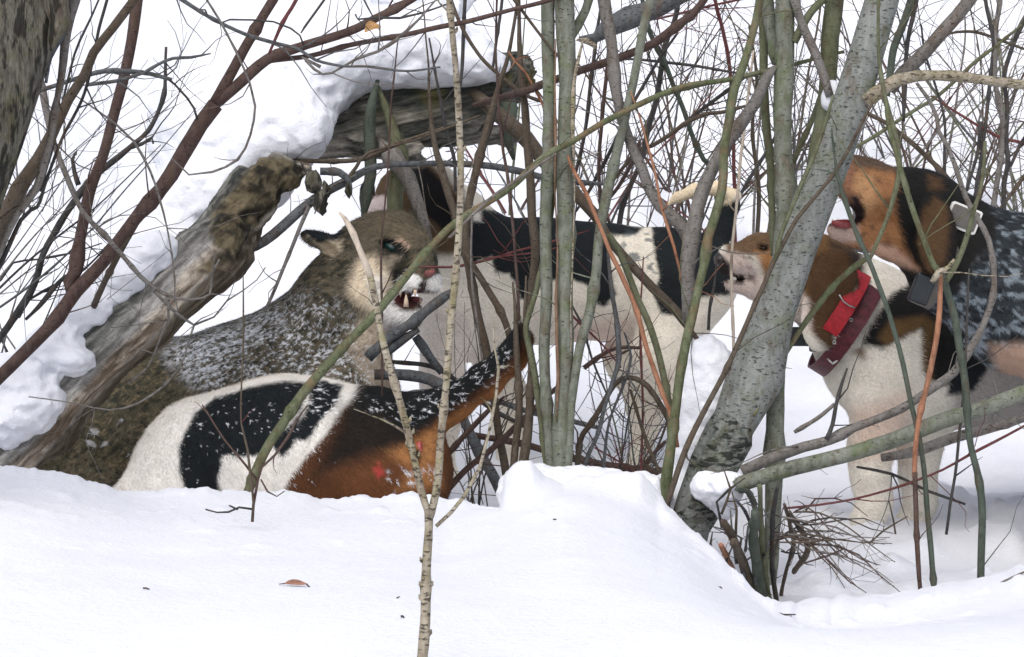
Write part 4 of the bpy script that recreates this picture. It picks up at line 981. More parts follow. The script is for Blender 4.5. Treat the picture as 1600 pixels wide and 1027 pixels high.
fan('fine grey twigs crossing the pale snow between the old tree and the red stems', 40, 330, 4.7, 9, 12, 50, (.25, .45), ['greybrown', 'darkgrey'], 4, rad=(.001, .0018), tw=4)
fan('low sparse shoots in the snow behind the knobbly left shrub', 20, 560, 4.75, 8, 10, 55, (.15, .4), ['dark', 'greybrown'], 5, rad=(.001, .002), tw=3)

# ---------------------------------------------------------------- foreground sapling and small twigs
a = plant('sapling', 'slender tan forked sapling standing in the bank snow in front of everything', 'sapling', (655, 1080), 2.9)
sap = [st(a, 'tan', 2.9, [(654, 1110, 20), (660, 1030, 17), (664, 960, 17), (668, 880, 15), (672, 825, 14), (672, 800, 15)], 0, 'stem', rough=.22)]
sap.append(st(a, 'tan', 2.9, [(674, 810, 13), (658, 765, 12), (642, 700, 12), (626, 640, 12), (606, 560, 11), (591, 490, 11), (577, 430, 11)], 1, 'branch', rough=.22))
st(a, 'pale', 2.9, [(578, 434, 11), (566, 400, 10), (553, 365, 9), (541, 342, 8), (532, 332, 3)], 0, 'branch', rough=.3)
sap.append(st(a, 'tan', 2.9, [(673, 806, 12), (684, 750, 13), (690, 680, 12), (695, 620, 12), (702, 540, 12), (710, 450, 12), (717, 330, 11), (720, 220, 11), (712, 120, 10), (705, 50, 10), (700, 0, 9), (690, -110, 8), (670, -260, 5)], 3, 'branch', rough=.22, Lr=(.03, .09)))
st(a, 'tan', 2.9, [(682, 822, 6), (705, 800, 6), (725, 775, 6), (750, 730, 5), (765, 680, 5), (775, 620, 5), (779, 575, 5), (772, 540, 3), (770, 500, 2)], 3, 'branch', rough=.2, Lr=(.02, .07))
for i in range(16):
    pp = sap[i % 3]; k = random.Random(i).randrange(3, len(pp) - 3); d = RIGHT * (1 if i % 2 else -1)
    c = pp[k, :3] + d * pp[k, 3] * .8
    tube3('bud', [[*c, .0016], [*(c + UPV * .003 + d * .002), .0022], [*(c + UPV * .007 + d * .003), .0006]], 'tan', a, knots=False, sides=6)
a = plant('seedling', 'tiny red twigged seedling sticking out of the bank in front of the curled hound', 'seedling', (396, 812), 3.9)
st(a, 'brown', 3.9, [(395, 816, 5), (397, 785, 5), (391, 740, 4), (385, 700, 4), (376, 660, 3), (378, 600, 3), (380, 540, 3), (379, 480, 3), (378, 430, 2)], 1, 'stem', tm='red', Lr=(.02, .05))
st(a, 'redbrown', 3.9, [(396, 790, 5), (404, 750, 4), (410, 730, 4), (430, 710, 4), (452, 680, 4), (465, 655, 3), (482, 632, 2)], 2, 'branch', Lr=(.02, .05))
st(a, 'redbrown', 3.9, [(404, 752, 4), (380, 720, 4), (355, 690, 3), (325, 645, 3), (316, 632, 2)], 1, 'branch', Lr=(.02, .04))
st(a, 'dark', 3.9, [(396, 797, 4), (375, 794, 4), (358, 801, 4), (340, 801, 3), (322, 796, 3)], 0, 'branch', rough=.3)
st(a, 'dark', 3.9, [(370, 795, 3), (360, 790, 3), (356, 788, 2)], 0, 'branch')
st(a, 'redbrown', 3.9, [(408, 748, 3), (418, 768, 3), (432, 776, 2), (444, 768, 2)], 0, 'branch')
a = plant('stem', 'mossy green stem slanting from the bank across the cougar up to the right', 'branch', (385, 800), 4.28)
st(a, 'green', 4.3, [(380, 800, 15), (395, 750, 15), (415, 705, 15), (440, 665, 15), (480, 605, 15), (535, 545, 14), (590, 485, 14), (640, 425, 12), (680, 378, 11), (712, 348, 11), (760, 318, 11), (800, 292, 11), (855, 242, 11), (890, 224, 10), (956, 183, 10), (1049, 140, 9), (1135, 125, 8), (1209, 109, 7), (1320, 80, 5)], 3, 'stem', D1=4.5, rough=.12)
st(a, 'greybrown', 4.38, [(700, 372, 5), (739, 335, 5), (777, 301, 5), (818, 273, 5), (870, 240, 4)], 2, 'branch')
a = plant('stem', 'thin dark red twig hanging straight down past the eye of the cougar', 'branch', (605, 620), 4.5)
st(a, 'redbrown', 4.5, [(622, 60, 2), (612, 160, 3), (606, 250, 3), (602, 310, 3), (597, 380, 3), (594, 440, 4), (596, 520, 4), (598, 620, 3)], 3, 'stem')
a = plant('stem', 'pair of bright red twigs running level across the chest of the standing hound', 'branch', (860, 380), 4.8)
st(a, 'red', 4.8, [(654, 416, 3), (704, 416, 4), (721, 414, 4), (756, 406, 4), (807, 390, 4), (850, 380, 4), (920, 360, 2)], 3, 'stem'); st(a, 'red', 4.8, [(756, 406, 3), (800, 400, 3), (850, 393, 3), (880, 385, 2)], 3, 'stem')
a = plant('branch', 'splintered grey sticks under the chin of the cougar, running down to the right', 'branch', (620, 640), 4.95)
st(a, 'darkgrey', 4.86, [(575, 560, 16), (606, 528, 17), (652, 497, 16), (696, 464, 14), (712, 452, 6)], 0, 'stick', rough=.35)
st(a, 'darkgrey', 4.87, [(600, 556, 14), (625, 535, 15), (654, 516, 8)], 0, 'stick', rough=.35)
st(a, 'darkgrey', 4.9, [(585, 585, 16), (620, 584, 17), (655, 588, 17), (684, 600, 17), (710, 622, 16)], 0, 'stick', rough=.3)
st(a, 'darkgrey', 4.95, [(649, 526, 13), (672, 560, 13), (690, 582, 12)], 0, 'stick', rough=.3)
st(a, 'dark', 4.98, [(610, 565, 6), (673, 573, 8), (719, 600, 8), (770, 640, 8), (830, 668, 7)], 2, 'stick', rough=.3)
st(a, 'darkgrey', 4.88, [(628, 620, 9), (650, 616, 12), (668, 613, 8)], 0, 'stick', rough=.3)

# ---------------------------------------------------------------- the grey-green clump in the middle
a = plant('willow', 'grey green willow of two close straight trunks rising from the snow ridge in the middle', 'tree', (868, 790), 4.5)
st(a, 'greygreen', 4.5, [(868, 800, 20), (862, 740, 17), (856, 650, 17), (852, 560, 18), (855, 450, 19), (853, 330, 19), (858, 200, 20), (857, 100, 21), (856, 0, 22), (853, -130, 20), (850, -260, 18)], 2, 'trunk', rough=.1)
st(a, 'greygreen', 4.49, [(880, 800, 30), (877, 730, 28), (879, 640, 25), (885, 520, 25), (884, 400, 26), (882, 300, 26), (884, 200, 27), (885, 100, 28), (882, 0, 32), (880, -130, 30), (876, -260, 26)], 2, 'trunk', rough=.12)
st(a, 'greygreen', 4.52, [(876, 76, 14), (893, 53, 15), (910, 23, 14), (919, 0, 14), (950, -110, 12)], 1, 'limb', rough=.2)
st(a, 'rust', 4.475, [(868, 60, 2), (869, 200, 4), (867, 300, 3), (870, 400, 3), (870, 480, 5), (872, 590, 5), (869, 660, 2)], 0, 'bark_strip', rough=.4)
st(a, 'tan', 4.475, [(892, 560, 2), (896, 300, 3), (893, 180, 7), (898, 120, 6), (912, 60, 4)], 0, 'bark_strip', rough=.3)
st(a, 'brown', 4.48, [(790, -20, 5), (821, 22, 5), (852, 64, 5), (868, 82, 5), (885, 100, 4)], 0, 'shoot')
a = plant('willow', 'slim olive stem immediately left of the two grey green trunks, kinked at half height', 'shrub', (862, 790), 4.52)
st(a, 'olive', 4.52, [(862, 795, 12), (855, 735, 11), (847, 685, 11), (838, 600, 11), (830, 550, 11), (823, 518, 9), (826, 495, 9), (840, 450, 9), (850, 400, 9), (860, 340, 8), (868, 280, 6), (872, 230, 4)], 4, 'stem')
st(a, 'brown', 4.54, [(822, 430, 3), (820, 500, 7), (831, 560, 12), (830, 600, 14), (827, 640, 14), (822, 700, 16), (815, 760, 15)], 0, 'stem'); st(a, 'brown', 4.56, [(800, 440, 3), (806, 500, 7), (809, 560, 11), (811, 640, 12), (805, 700, 12), (800, 770, 12)], 2, 'stem')
st(a, 'redbrown', 4.6, [(829, 540, 8), (812, 520, 6), (806, 420, 5), (802, 360, 5), (796, 300, 6), (790, 260, 5), (784, 220, 5), (775, 100, 4), (780, -60, 3)], 4, 'stem')
st(a, 'brown', 4.62, [(815, 560, 6), (825, 480, 10), (837, 395, 14), (831, 330, 14), (828, 270, 14), (823, 200, 13), (818, 150, 12), (814, 100, 9), (812, 30, 6), (808, -80, 4)], 2, 'stem', rough=.15)
a = plant('willow', 'brown stems rising steeply between the sapling and the grey green trunks', 'shrub', (795, 790), 4.75)
st(a, 'brown', 4.75, [(800, 800, 13), (790, 731, 13), (776, 650, 12), (762, 565, 14), (749, 510, 14), (736, 440, 14), (727, 380, 14), (729, 340, 13), (744, 270, 13), (760, 205, 12), (780, 130, 8), (800, 60, 6), (815, -60, 4)], 4, 'stem')
st(a, 'brown', 4.73, [(800, 540, 9), (795, 515, 11), (782, 484, 11), (760, 449, 11), (738, 415, 10), (724, 392, 7)], 1, 'branch')
st(a, 'brown', 4.8, [(725, 400, 12), (712, 340, 12), (700, 300, 12), (690, 262, 12), (680, 225, 9), (672, 160, 5), (668, 90, 3), (660, 0, 2)], 2, 'stem')
st(a, 'dark', 4.85, [(738, 300, 6), (755, 240, 6), (770, 190, 6), (790, 110, 4)], 2, 'branch')
st(a, 'dark', 4.85, [(712, 300, 5), (709, 250, 6), (697, 205, 6), (684, 130, 4), (670, 60, 3)], 2, 'branch')
st(a, 'dark', 4.9, [(727, -60, 5), (727, 0, 6), (722, 90, 6), (716, 160, 3)], 0, 'branch')
st(a, 'dark', 4.9, [(790, -60, 5), (785, 0, 5), (777, 60, 5), (770, 110, 4)], 0, 'branch')
st(a, 'brown', 4.85, [(690, -50, 6), (704, 0, 6), (723, 43, 6), (751, 90, 6), (780, 117, 6), (817, 146, 6), (850, 160, 4)], 1, 'branch')
st(a, 'orange', 4.6, [(795, 80, 2), (805, 95, 4), (821, 112, 4), (835, 138, 5), (848, 162, 5), (856, 190, 4)], 5, 'shoot', Lr=(.015, .05))
st(a, 'greybrown', 4.7, [(735, 320, 3), (736, 400, 4), (742, 480, 4), (752, 550, 3), (756, 600, 3)], 2, 'shoot')
st(a, 'redbrown', 4.72, [(700, 764, 11), (726, 737, 10), (767, 702, 10), (814, 658, 10), (855, 620, 8), (900, 580, 5)], 3, 'branch')
st(a, 'redbrown', 4.85, [(690, 720, 9), (730, 675, 9), (760, 645, 8), (790, 620, 4)], 9, 'branch', Lr=(.03, .1))
st(a, 'darkgrey', 4.9, [(715, 630, 12), (729, 667, 16), (749, 708, 17), (773, 749, 17), (790, 790, 16)], 0, 'branch', rough=.2)
a = plant('fallen_branch', 'dark fallen branches lying on the snow behind the grey green trunks', 'branch', (900, 720), 5.0)
st(a, 'darkgrey', 5.1, [(720, 612, 7), (779, 629, 9), (825, 644, 9), (893, 658, 9), (936, 667, 7)], 2, 'branch', rough=.3)
st(a, 'redbrown', 5.0, [(740, 680, 10), (802, 690, 11), (855, 705, 11), (901, 717, 12), (950, 728, 12), (1050, 742, 12)], 3, 'branch', rough=.2)
# lone stem, pale olive
a = plant('willow', 'single pale olive stem curving up to the right of the two grey green trunks', 'shrub', (888, 790), 4.48)
st(a, 'greygreen', 4.48, [(888, 780, 14), (889, 720, 13), (891, 658, 13), (893, 631, 14), (905, 541, 15), (921, 487, 16), (932, 420, 16), (937, 370, 16), (948, 300, 17), (965, 230, 15), (982, 170, 14), (995, 100, 14), (1006, 39, 14), (1018, -10, 14), (1040, -160, 11)], 4, 'stem', rough=.06)
a = plant('willow', 'grey brown willow with a crooked stem joining a forked trunk above the snow clump', 'shrub', (1040, 800), 4.42)
st(a, 'green', 4.4, [(1036, 815, 20), (1040, 765, 19), (1049, 700, 16), (1057, 635, 15), (1069, 553, 15), (1080, 495, 15), (1092, 445, 14), (1100, 417, 14), (1108, 370, 15), (1115, 347, 15), (1127, 296, 15), (1131, 234, 14), (1139, 187, 14), (1147, 140, 14), (1163, 96, 13), (1178, 44, 12), (1188, -10, 12), (1205, -140, 10)], 5, 'stem', rough=.1)
st(a, 'greybrown', 4.46, [(1074, 505, 15), (1077, 465, 22), (1076, 420, 24), (1079, 370, 28), (1086, 345, 24), (1098, 300, 22), (1123, 249, 20), (1151, 203, 20), (1180, 160, 19), (1200, 118, 16), (1212, 105, 5)], 2, 'stem', rough=.14)
st(a, 'greybrown', 4.5, [(1078, 385, 22), (1066, 358, 20), (1050, 340, 19), (1030, 322, 18), (1012, 290, 17), (1003, 262, 17), (990, 235, 16), (978, 205, 16), (969, 180, 17), (962, 140, 18), (957, 90, 18), (952, 50, 19), (944, 0, 20), (935, -110, 18)], 3, 'stem', rough=.14)
st(a, 'redbrown', 4.5, [(1073, 510, 11), (1090, 530, 8), (1096, 548, 3)], 2, 'branch', rough=.4)
st(a, 'olive', 4.55, [(950, 365, 11), (971, 400, 11), (995, 465, 11), (1018, 518, 11), (1034, 580, 11), (1046, 640, 12), (1052, 700, 12)], 3, 'stem')
a = plant('dogwood', 'bright orange stem slanting down right past the pale olive one', 'shrub', (1050, 700), 4.44)
st(a, 'orange', 4.44, [(888, 245, 4), (895, 262, 6), (917, 304, 7), (936, 351, 7), (952, 392, 7), (971, 429, 8), (995, 489, 8), (1014, 555, 8), (1034, 612, 8), (1049, 651, 8), (1058, 700, 8)], 0, 'stem')
st(a, 'orange', 4.47, [(985, 145, 2), (1000, 185, 3), (1012, 230, 4), (1022, 270, 4), (1035, 330, 5), (1052, 385, 5), (1070, 450, 4), (1082, 500, 3)], 4, 'stem')
a = plant('dogwood', 'long red brown stem sweeping from the hollow trunk up to the top edge', 'shrub', (735, 160), 4.6)
st(a, 'redbrown', 4.6, [(740, 165, 8, 5.05), (788, 152, 12, 4.8), (817, 143, 13), (852, 129, 13), (887, 117, 13), (905, 110, 13), (948, 97, 13), (992, 80, 13), (1020, 68, 14), (1046, 50, 14), (1070, 32, 13), (1095, 8, 12), (1130, -50, 10)], 6, 'stem', rough=.1)
a = plant('dead_limb', 'grey weathered limb with a torn end entering at the top beside the red brown stem', 'branch', (1000, 20), 4.9)
st(a, 'darkgrey', 4.9, [(905, 62, 8), (930, 60, 16), (950, 45, 30), (985, 30, 34), (1030, 12, 26), (1070, -12, 26), (1150, -70, 30)], 0, 'limb', rough=.4)
st(a, 'tan', 4.88, [(900, 62, 3), (915, 64, 10), (930, 72, 8), (926, 82, 2)], 0, 'splinter', rough=.5)
# basal thicket between the middle and the snow clump
a = plant('shrub', 'arched brown and red shoots tangled over the snow just left of the snow clump', 'shrub', (1000, 760), 4.7)
st(a, 'brown', 4.6, [(900, 770, 9), (907, 690, 9), (925, 660, 9), (945, 625, 9), (960, 600, 9), (980, 590, 8), (1003, 597, 9), (1020, 615, 9), (1040, 648, 9), (1052, 680, 8)], 5, 'stem')
for i, (pts, mt) in enumerate([([(905, 780, 7), (915, 725, 7), (935, 680, 7), (945, 640, 7), (960, 590, 7), (968, 560, 9), (963, 500, 8), (955, 450, 7), (950, 395, 5)], 'darkgrey'),
    ([(940, 760, 6), (945, 700, 5), (955, 650, 4), (975, 600, 5), (985, 560, 4), (975, 520, 3)], 'darkgrey'), ([(1035, 750, 6), (1010, 690, 6), (995, 640, 5), (985, 610, 4)], 'brown'),
    ([(1002, 765, 4), (1003, 660, 4), (1002, 560, 4), (1000, 470, 3), (1005, 400, 2)], 'red'), ([(880, 480, 4), (920, 520, 4), (950, 550, 3), (970, 575, 3)], 'red'), ([(911, 575, 8), (940, 555, 7), (965, 545, 6), (1005, 545, 5)], 'redbrown'),
    ([(975, 762, 5), (1010, 720, 6), (1040, 690, 6)], 'redbrown'), ([(930, 700, 3), (960, 715, 3), (1000, 740, 3)], 'red'), ([(955, 780, 3), (975, 700, 3), (985, 640, 3), (1000, 600, 2)], 'dark'),
    ([(890, 470, 3), (905, 500, 4), (925, 560, 4), (950, 620, 3)], 'dark'), ([(1060, 590, 2), (1072, 560, 3), (1076, 620, 4), (1074, 680, 7), (1068, 740, 7)], 'dark'), ([(990, 780, 6), (1010, 730, 5), (1028, 700, 4), (1050, 640, 4), (1062, 600, 3)], 'brown')]):
    st(a, mt, 4.55 + .03 * i, pts, 5, 'stem', Lr=(.03, .14))
fan('fine brown and red brush in the hollow behind the snow ridge', 985, 790, 5.0, 16, -2, 34, (.18, .42), ['brown', 'red', 'darkgrey', 'olive', 'redbrown'], 12, rad=(.0011, .0024), tw=4, Lr=(.04, .14))
fan('sparse thin shoots standing in the hollow left of the grey green trunks', 745, 790, 5.0, 9, 5, 30, (.2, .5), ['brown', 'dark', 'greybrown'], 13, rad=(.0011, .0022), tw=3, Lr=(.04, .14))

# ---------------------------------------------------------------- the big leaning willow on the right
a = plant('willow', 'large willow with a speckled leaning grey trunk and bushy sprouts at its foot', 'tree', (1120, 850), 4.42)
RT = [(1068, 875, 60), (1085, 800, 62), (1112, 728, 70), (1148, 660, 68), (1180, 590, 64), (1213, 490, 63), (1243, 390, 64), (1270, 318, 64), (1300, 240, 61), (1327, 168, 56), (1356, 80, 54), (1378, 0, 52), (1408, -110, 48), (1450, -280, 42)]
tp = st(a, 'grey', 4.42, RT, 3, 'trunk', rough=.1)
o, _ = limb('trunk_bark', [(1062, 885, 62), (1078, 830, 60), (1092, 785, 66), (1114, 730, 74), (1140, 680, 70), (1152, 655, 62)], 4.415, 'lichen', a, rough=.5, sides=40)
st(a, 'tan', 4.4, [(1350, 160, 26), (1378, 140, 22), (1401, 125, 20), (1433, 119, 18), (1491, 119, 16), (1550, 127, 15), (1600, 132, 14), (1690, 142, 11), (1800, 150, 7)], 2, 'limb', rough=.2)
st(a, 'greybrown', 4.44, [(1390, 140, 20), (1409, 115, 22), (1440, 86, 22), (1471, 51, 21), (1510, 6, 20), (1560, -60, 18), (1640, -190, 14)], 3, 'limb', rough=.1)
st(a, 'greygreen', 4.47, [(1195, 960, 26), (1203, 880, 24), (1208, 800, 26), (1210, 740, 29), (1211, 640, 29), (1214, 560, 30), (1217, 470, 28), (1222, 380, 30), (1228, 300, 30), (1223, 234, 28), (1222, 175, 30), (1224, 120, 32), (1226, 60, 30), (1226, 0, 30), (1222, -150, 26)], 4, 'trunk', rough=.08)
st(a, 'olive', 4.53, [(1210, 400, 10), (1206, 330, 12), (1202, 253, 13), (1197, 195, 14), (1194, 117, 14), (1193, 39, 14), (1190, -60, 12)], 3, 'stem', rough=.08)
st(a, 'greygreen', 4.5, [(1216, 100, 18), (1206, 50, 20), (1199, 0, 20), (1190, -90, 18)], 1, 'limb')
st(a, 'olive', 4.46, [(1240, 65, 13), (1267, 20, 12), (1290, -8, 12), (1330, -70, 9)], 1, 'limb')
st(a, 'olive', 4.5, [(1265, 300, 22), (1277, 234, 24), (1288, 175, 26), (1294, 117, 27), (1297, 58, 28), (1305, 0, 30), (1315, -130, 26)], 3, 'stem', rough=.1)
st(a, 'greybrown', 4.45, [(1297, 150, 13), (1281, 105, 15), (1261, 58, 14), (1246, 16, 13), (1235, -40, 10)], 1, 'limb')
st(a, 'olive', 4.55, [(1240, 255, 8), (1253, 225, 9), (1268, 190, 9), (1282, 150, 8)], 0, 'branch')
st(a, 'brown', 4.36, [(1026, 830, 10), (1040, 790, 10), (1060, 735, 10), (1077, 693, 10), (1100, 643, 9), (1131, 584, 9), (1162, 518, 8), (1190, 456, 8), (1209, 409, 8), (1240, 351, 7), (1267, 316, 6), (1306, 265, 6), (1340, 206, 5), (1365, 160, 4)], 2, 'shoot')
st(a, 'olive', 4.36, [(1209, 409, 6), (1222, 360, 7), (1250, 300, 7), (1275, 240, 7), (1290, 190, 6), (1302, 150, 4)], 1, 'shoot')
st(a, 'green', 4.38, [(1178, 650, 6), (1205, 600, 8), (1215, 575, 8), (1248, 520, 9), (1285, 468, 10), (1325, 425, 10), (1352, 405, 9), (1362, 398, 6)], 1, 'shoot', D1=4.55)
# low limbs to the right
st(a, 'greygreen', 4.3, [(1150, 762, 24), (1160, 756, 25), (1179, 750, 24), (1238, 732, 24), (1316, 712, 24), (1394, 690, 25), (1471, 660, 25), (1530, 641, 24), (1600, 613, 24), (1700, 575, 20), (1850, 510, 14)], 3, 'limb', rough=.12)
st(a, 'greybrown', 4.36, [(1378, 716, 12), (1433, 706, 16), (1491, 684, 16), (1550, 669, 15), (1600, 652, 14), (1720, 610, 10)], 2, 'limb', rough=.18)
st(a, 'greybrown', 4.34, [(1160, 738, 20), (1199, 718, 18), (1257, 698, 16), (1296, 688, 15), (1335, 668, 14), (1370, 655, 13), (1409, 638, 13), (1448, 612, 13), (1491, 582, 14), (1510, 558, 13), (1534, 511, 11), (1551, 465, 9), (1553, 426, 9), (1545, 375, 9), (1518, 328, 9), (1502, 292, 8), (1490, 257, 8), (1479, 228, 7), (1467, 205, 7), (1464, 181, 7), (1449, 152, 6), (1432, 129, 5)], 3, 'limb', rough=.2)
st(a, 'dark', 4.33, [(1290, 688, 8), (1300, 665, 7), (1308, 628, 6), (1318, 595, 5), (1325, 575, 3)], 2, 'branch')
st(a, 'greybrown', 4.34, [(1242, 676, 6), (1277, 655, 7), (1304, 632, 6)], 0, 'branch')
st(a, 'red', 4.33, [(1225, 796, 4), (1277, 790, 4), (1335, 780, 4), (1413, 758, 4), (1471, 735, 4), (1530, 703, 5), (1600, 667, 4), (1680, 630, 3)], 3, 'branch')
st(a, 'dark', 4.4, [(1339, 729, 4), (1394, 741, 5), (1452, 768, 5), (1507, 788, 4)], 3, 'branch')
# stubs and sprouts at the foot
r_ = random.Random(44)
for i, (pts, mt) in enumerate([([(1195, 960, 16), (1185, 900, 18), (1178, 850, 16), (1180, 800, 14)], 'dgreen'), ([(1190, 955, 10), (1170, 900, 12), (1150, 850, 12), (1130, 818, 12)], 'brown'),
    ([(1200, 950, 12), (1192, 880, 11), (1190, 820, 9), (1186, 760, 8)], 'olive'), ([(1175, 930, 12), (1160, 880, 13), (1148, 845, 13)], 'brown'), ([(1215, 945, 8), (1207, 880, 8), (1206, 820, 8), (1214, 760, 6)], 'dark'),
    ([(1205, 945, 7), (1190, 890, 7), (1180, 840, 6), (1165, 800, 5), (1150, 780, 5)], 'darkgrey'), ([(1165, 890, 9), (1148, 850, 9), (1130, 815, 9)], 'redbrown'), ([(1145, 895, 9), (1135, 870, 9), (1128, 852, 8)], 'orange'),
    ([(1218, 945, 6), (1224, 900, 6), (1240, 850, 7), (1235, 820, 7), (1225, 790, 5)], 'brown'), ([(1240, 895, 8), (1262, 858, 10), (1245, 820, 9), (1235, 800, 5)], 'brown'), ([(1180, 795, 8), (1170, 770, 9), (1150, 765, 6)], 'dgreen')]):
    st(a, mt, 4.33 + .012 * i, pts, 2, 'stub', Lr=(.02, .09), rough=.3, D1=4.12)
for i in range(24):
    u0, v0 = r_.uniform(1200, 1262), r_.uniform(790, 880); u1 = u0 + r_.uniform(40, 190); v1 = v0 + r_.uniform(-10, 105) * min(1, (u1 - 1200) / 150)
    um, vm = (u0 + u1) / 2 + r_.uniform(-10, 15), (v0 + v1) / 2 - r_.uniform(0, 26)
    D0 = r_.uniform(4.1, 4.3)
    st(a, r_.choice(['brown', 'greybrown', 'redbrown', 'dark']), D0, [(u0, v0, 3), ((u0 + um) / 2 + r_.uniform(-8, 8), (v0 + vm) / 2 - r_.uniform(-4, 12), 3), (um, vm, 2.5), ((u1 + um) / 2, (min(v1, 945) + vm) / 2 + r_.uniform(-8, 8), 2), (u1, min(v1, 945), 1.2)], 3, 'sprout', Lr=(.02, .07), D1=D0 - r_.uniform(0, .12))
for i in range(14):
    u0 = r_.uniform(1120, 1215); v0 = r_.uniform(800, 930)
    st(a, r_.choice(['brown', 'dark', 'darkgrey']), 4.25, [(u0, v0, 5), (u0 + r_.uniform(-15, 15), v0 - 40, 4), (u0 + r_.uniform(-40, 40), v0 - r_.uniform(50, 90), 2)], 1, 'sprout', Lr=(.02, .07))
# uprights crossing the hounds on the right
a = plant('willow', 'dark green stem crossing in front of the two right hounds down into the snow', 'shrub', (1462, 925), 4.12)
st(a, 'dgreen', 4.2, [(1462, 950, 9), (1460, 924, 9), (1452, 823, 9), (1440, 714, 8), (1425, 628, 8), (1415, 585, 8), (1401, 531, 8), (1382, 472, 8), (1359, 414, 8), (1331, 348, 8), (1312, 293, 7), (1305, 260, 5), (1300, 200, 3)], 1, 'stem')
st(a, 'olive', 4.25, [(1357, 408, 6), (1374, 367, 7), (1390, 328, 8), (1405, 270, 9), (1404, 234, 9), (1394, 190, 9), (1382, 150, 8), (1375, 100, 6), (1372, 30, 5), (1375, -60, 4)], 3, 'stem')
a = plant('willow', 'thin orange red upright stem in the snow beside the dark green one', 'shrub', (1438, 920), 4.15)
st(a, 'orange', 4.18, [(1470, 430, 6), (1468, 460, 8), (1464, 511, 9), (1452, 589, 9), (1440, 640, 9), (1433, 690, 8), (1429, 745, 8)], 0, 'stem'); st(a, 'redbrown', 4.18, [(1429, 740, 8), (1430, 800, 8), (1433, 861, 8), (1438, 915, 7), (1440, 940, 7)], 1, 'stem')
a = plant('willow', 'stout green stem rising from the snow in front of the ticked hound', 'shrub', (1534, 905), 4.2)
st(a, 'dgreen', 4.2, [(1535, 935, 12), (1533, 900, 12), (1533, 840, 12), (1534, 784, 12), (1528, 740, 11), (1520, 705, 11), (1512, 655, 11), (1506, 589, 12), (1498, 540, 12), (1491, 492, 12), (1482, 460, 11), (1472, 428, 11)], 1, 'stem', rough=.12)
st(a, 'green', 4.2, [(1474, 430, 12), (1460, 416, 10), (1445, 380, 9), (1433, 350, 9), (1420, 310, 9), (1409, 275, 9), (1398, 230, 8), (1390, 200, 8), (1385, 160, 5)], 2, 'stem')
st(a, 'olive', 4.18, [(1478, 440, 8), (1495, 410, 9), (1510, 370, 9), (1522, 330, 8), (1535, 290, 6), (1540, 220, 5)], 1, 'stem')
st(a, 'dark', 4.3, [(1478, 835, 5), (1484, 790, 5), (1492, 745, 5), (1499, 678, 5), (1506, 600, 4), (1510, 500, 4), (1515, 420, 3)], 2, 'stem')
st(a, 'tan', 4.16, [(1455, 440, 9), (1466, 425, 12), (1480, 418, 8), (1490, 405, 4)], 1, 'branch', rough=.5)
# uprights behind, upper right
a = plant('shrub', 'dark upright stems rising behind the ticked hound to the top edge', 'shrub', (1545, 590), 6.2)
for pts, mt in [([(1520, 585, 8), (1522, 400, 7), (1525, 292, 6), (1531, 263, 6), (1540, 205, 6), (1546, 131, 6), (1552, 76, 6), (1549, 50, 6), (1540, 0, 6), (1530, -120, 5)], 'dark'),
    ([(1545, 585, 9), (1546, 400, 9), (1550, 340, 9), (1557, 292, 9), (1566, 234, 9), (1566, 181, 9), (1557, 146, 8), (1554, 117, 8), (1556, 44, 8), (1562, 0, 8), (1570, -120, 6)], 'greybrown'),
    ([(1560, 585, 8), (1566, 400, 8), (1569, 300, 8), (1575, 254, 8), (1572, 219, 8), (1575, 175, 7), (1569, 123, 7), (1581, 79, 7), (1598, 41, 7), (1640, -40, 5)], 'dark'),
    ([(1500, 620, 6), (1505, 330, 5), (1511, 298, 5), (1519, 269, 5), (1528, 234, 6), (1531, 190, 6)], 'dark'),
    ([(1320, 240, 5), (1368, 213, 6), (1403, 190, 6), (1438, 167, 6), (1467, 149, 6), (1505, 114, 6), (1525, 96, 6), (1560, 70, 5), (1610, 30, 4)], 'olive'),
    ([(1340, 165, 6), (1359, 178, 7), (1382, 190, 7), (1417, 216, 8), (1438, 234, 8), (1467, 263, 8), (1500, 300, 7), (1540, 340, 5)], 'brown'),
    ([(1385, 150, 10), (1394, 90, 12), (1400, 67, 12), (1411, 38, 12), (1423, 0, 12), (1445, -90, 9)], 'dgreen'),
    ([(1412, 190, 5), (1414, 120, 6), (1420, 60, 7), (1428, 20, 7), (1440, -40, 6)], 'dark'),
    ([(1430, 110, 2), (1470, 60, 3), (1515, 50, 5), (1560, 62, 5), (1610, 80, 4)], 'brown'),
    ([(1455, 150, 3), (1500, 180, 4), (1560, 215, 5), (1600, 225, 5), (1660, 250, 4)], 'red'),
    ([(1580, 260, 5), (1600, 220, 6), (1640, 170, 5)], 'dark'), ([(1560, 330, 5), (1590, 290, 6), (1625, 240, 5)], 'brown'),
    ([(1470, 400, 5), (1478, 330, 5), (1476, 250, 5), (1474, 180, 4), (1450, 100, 4), (1440, 40, 3)], 'dark')]:
    st(a, mt, 6.2, pts, 7, 'stem', Lr=(.06, .26))
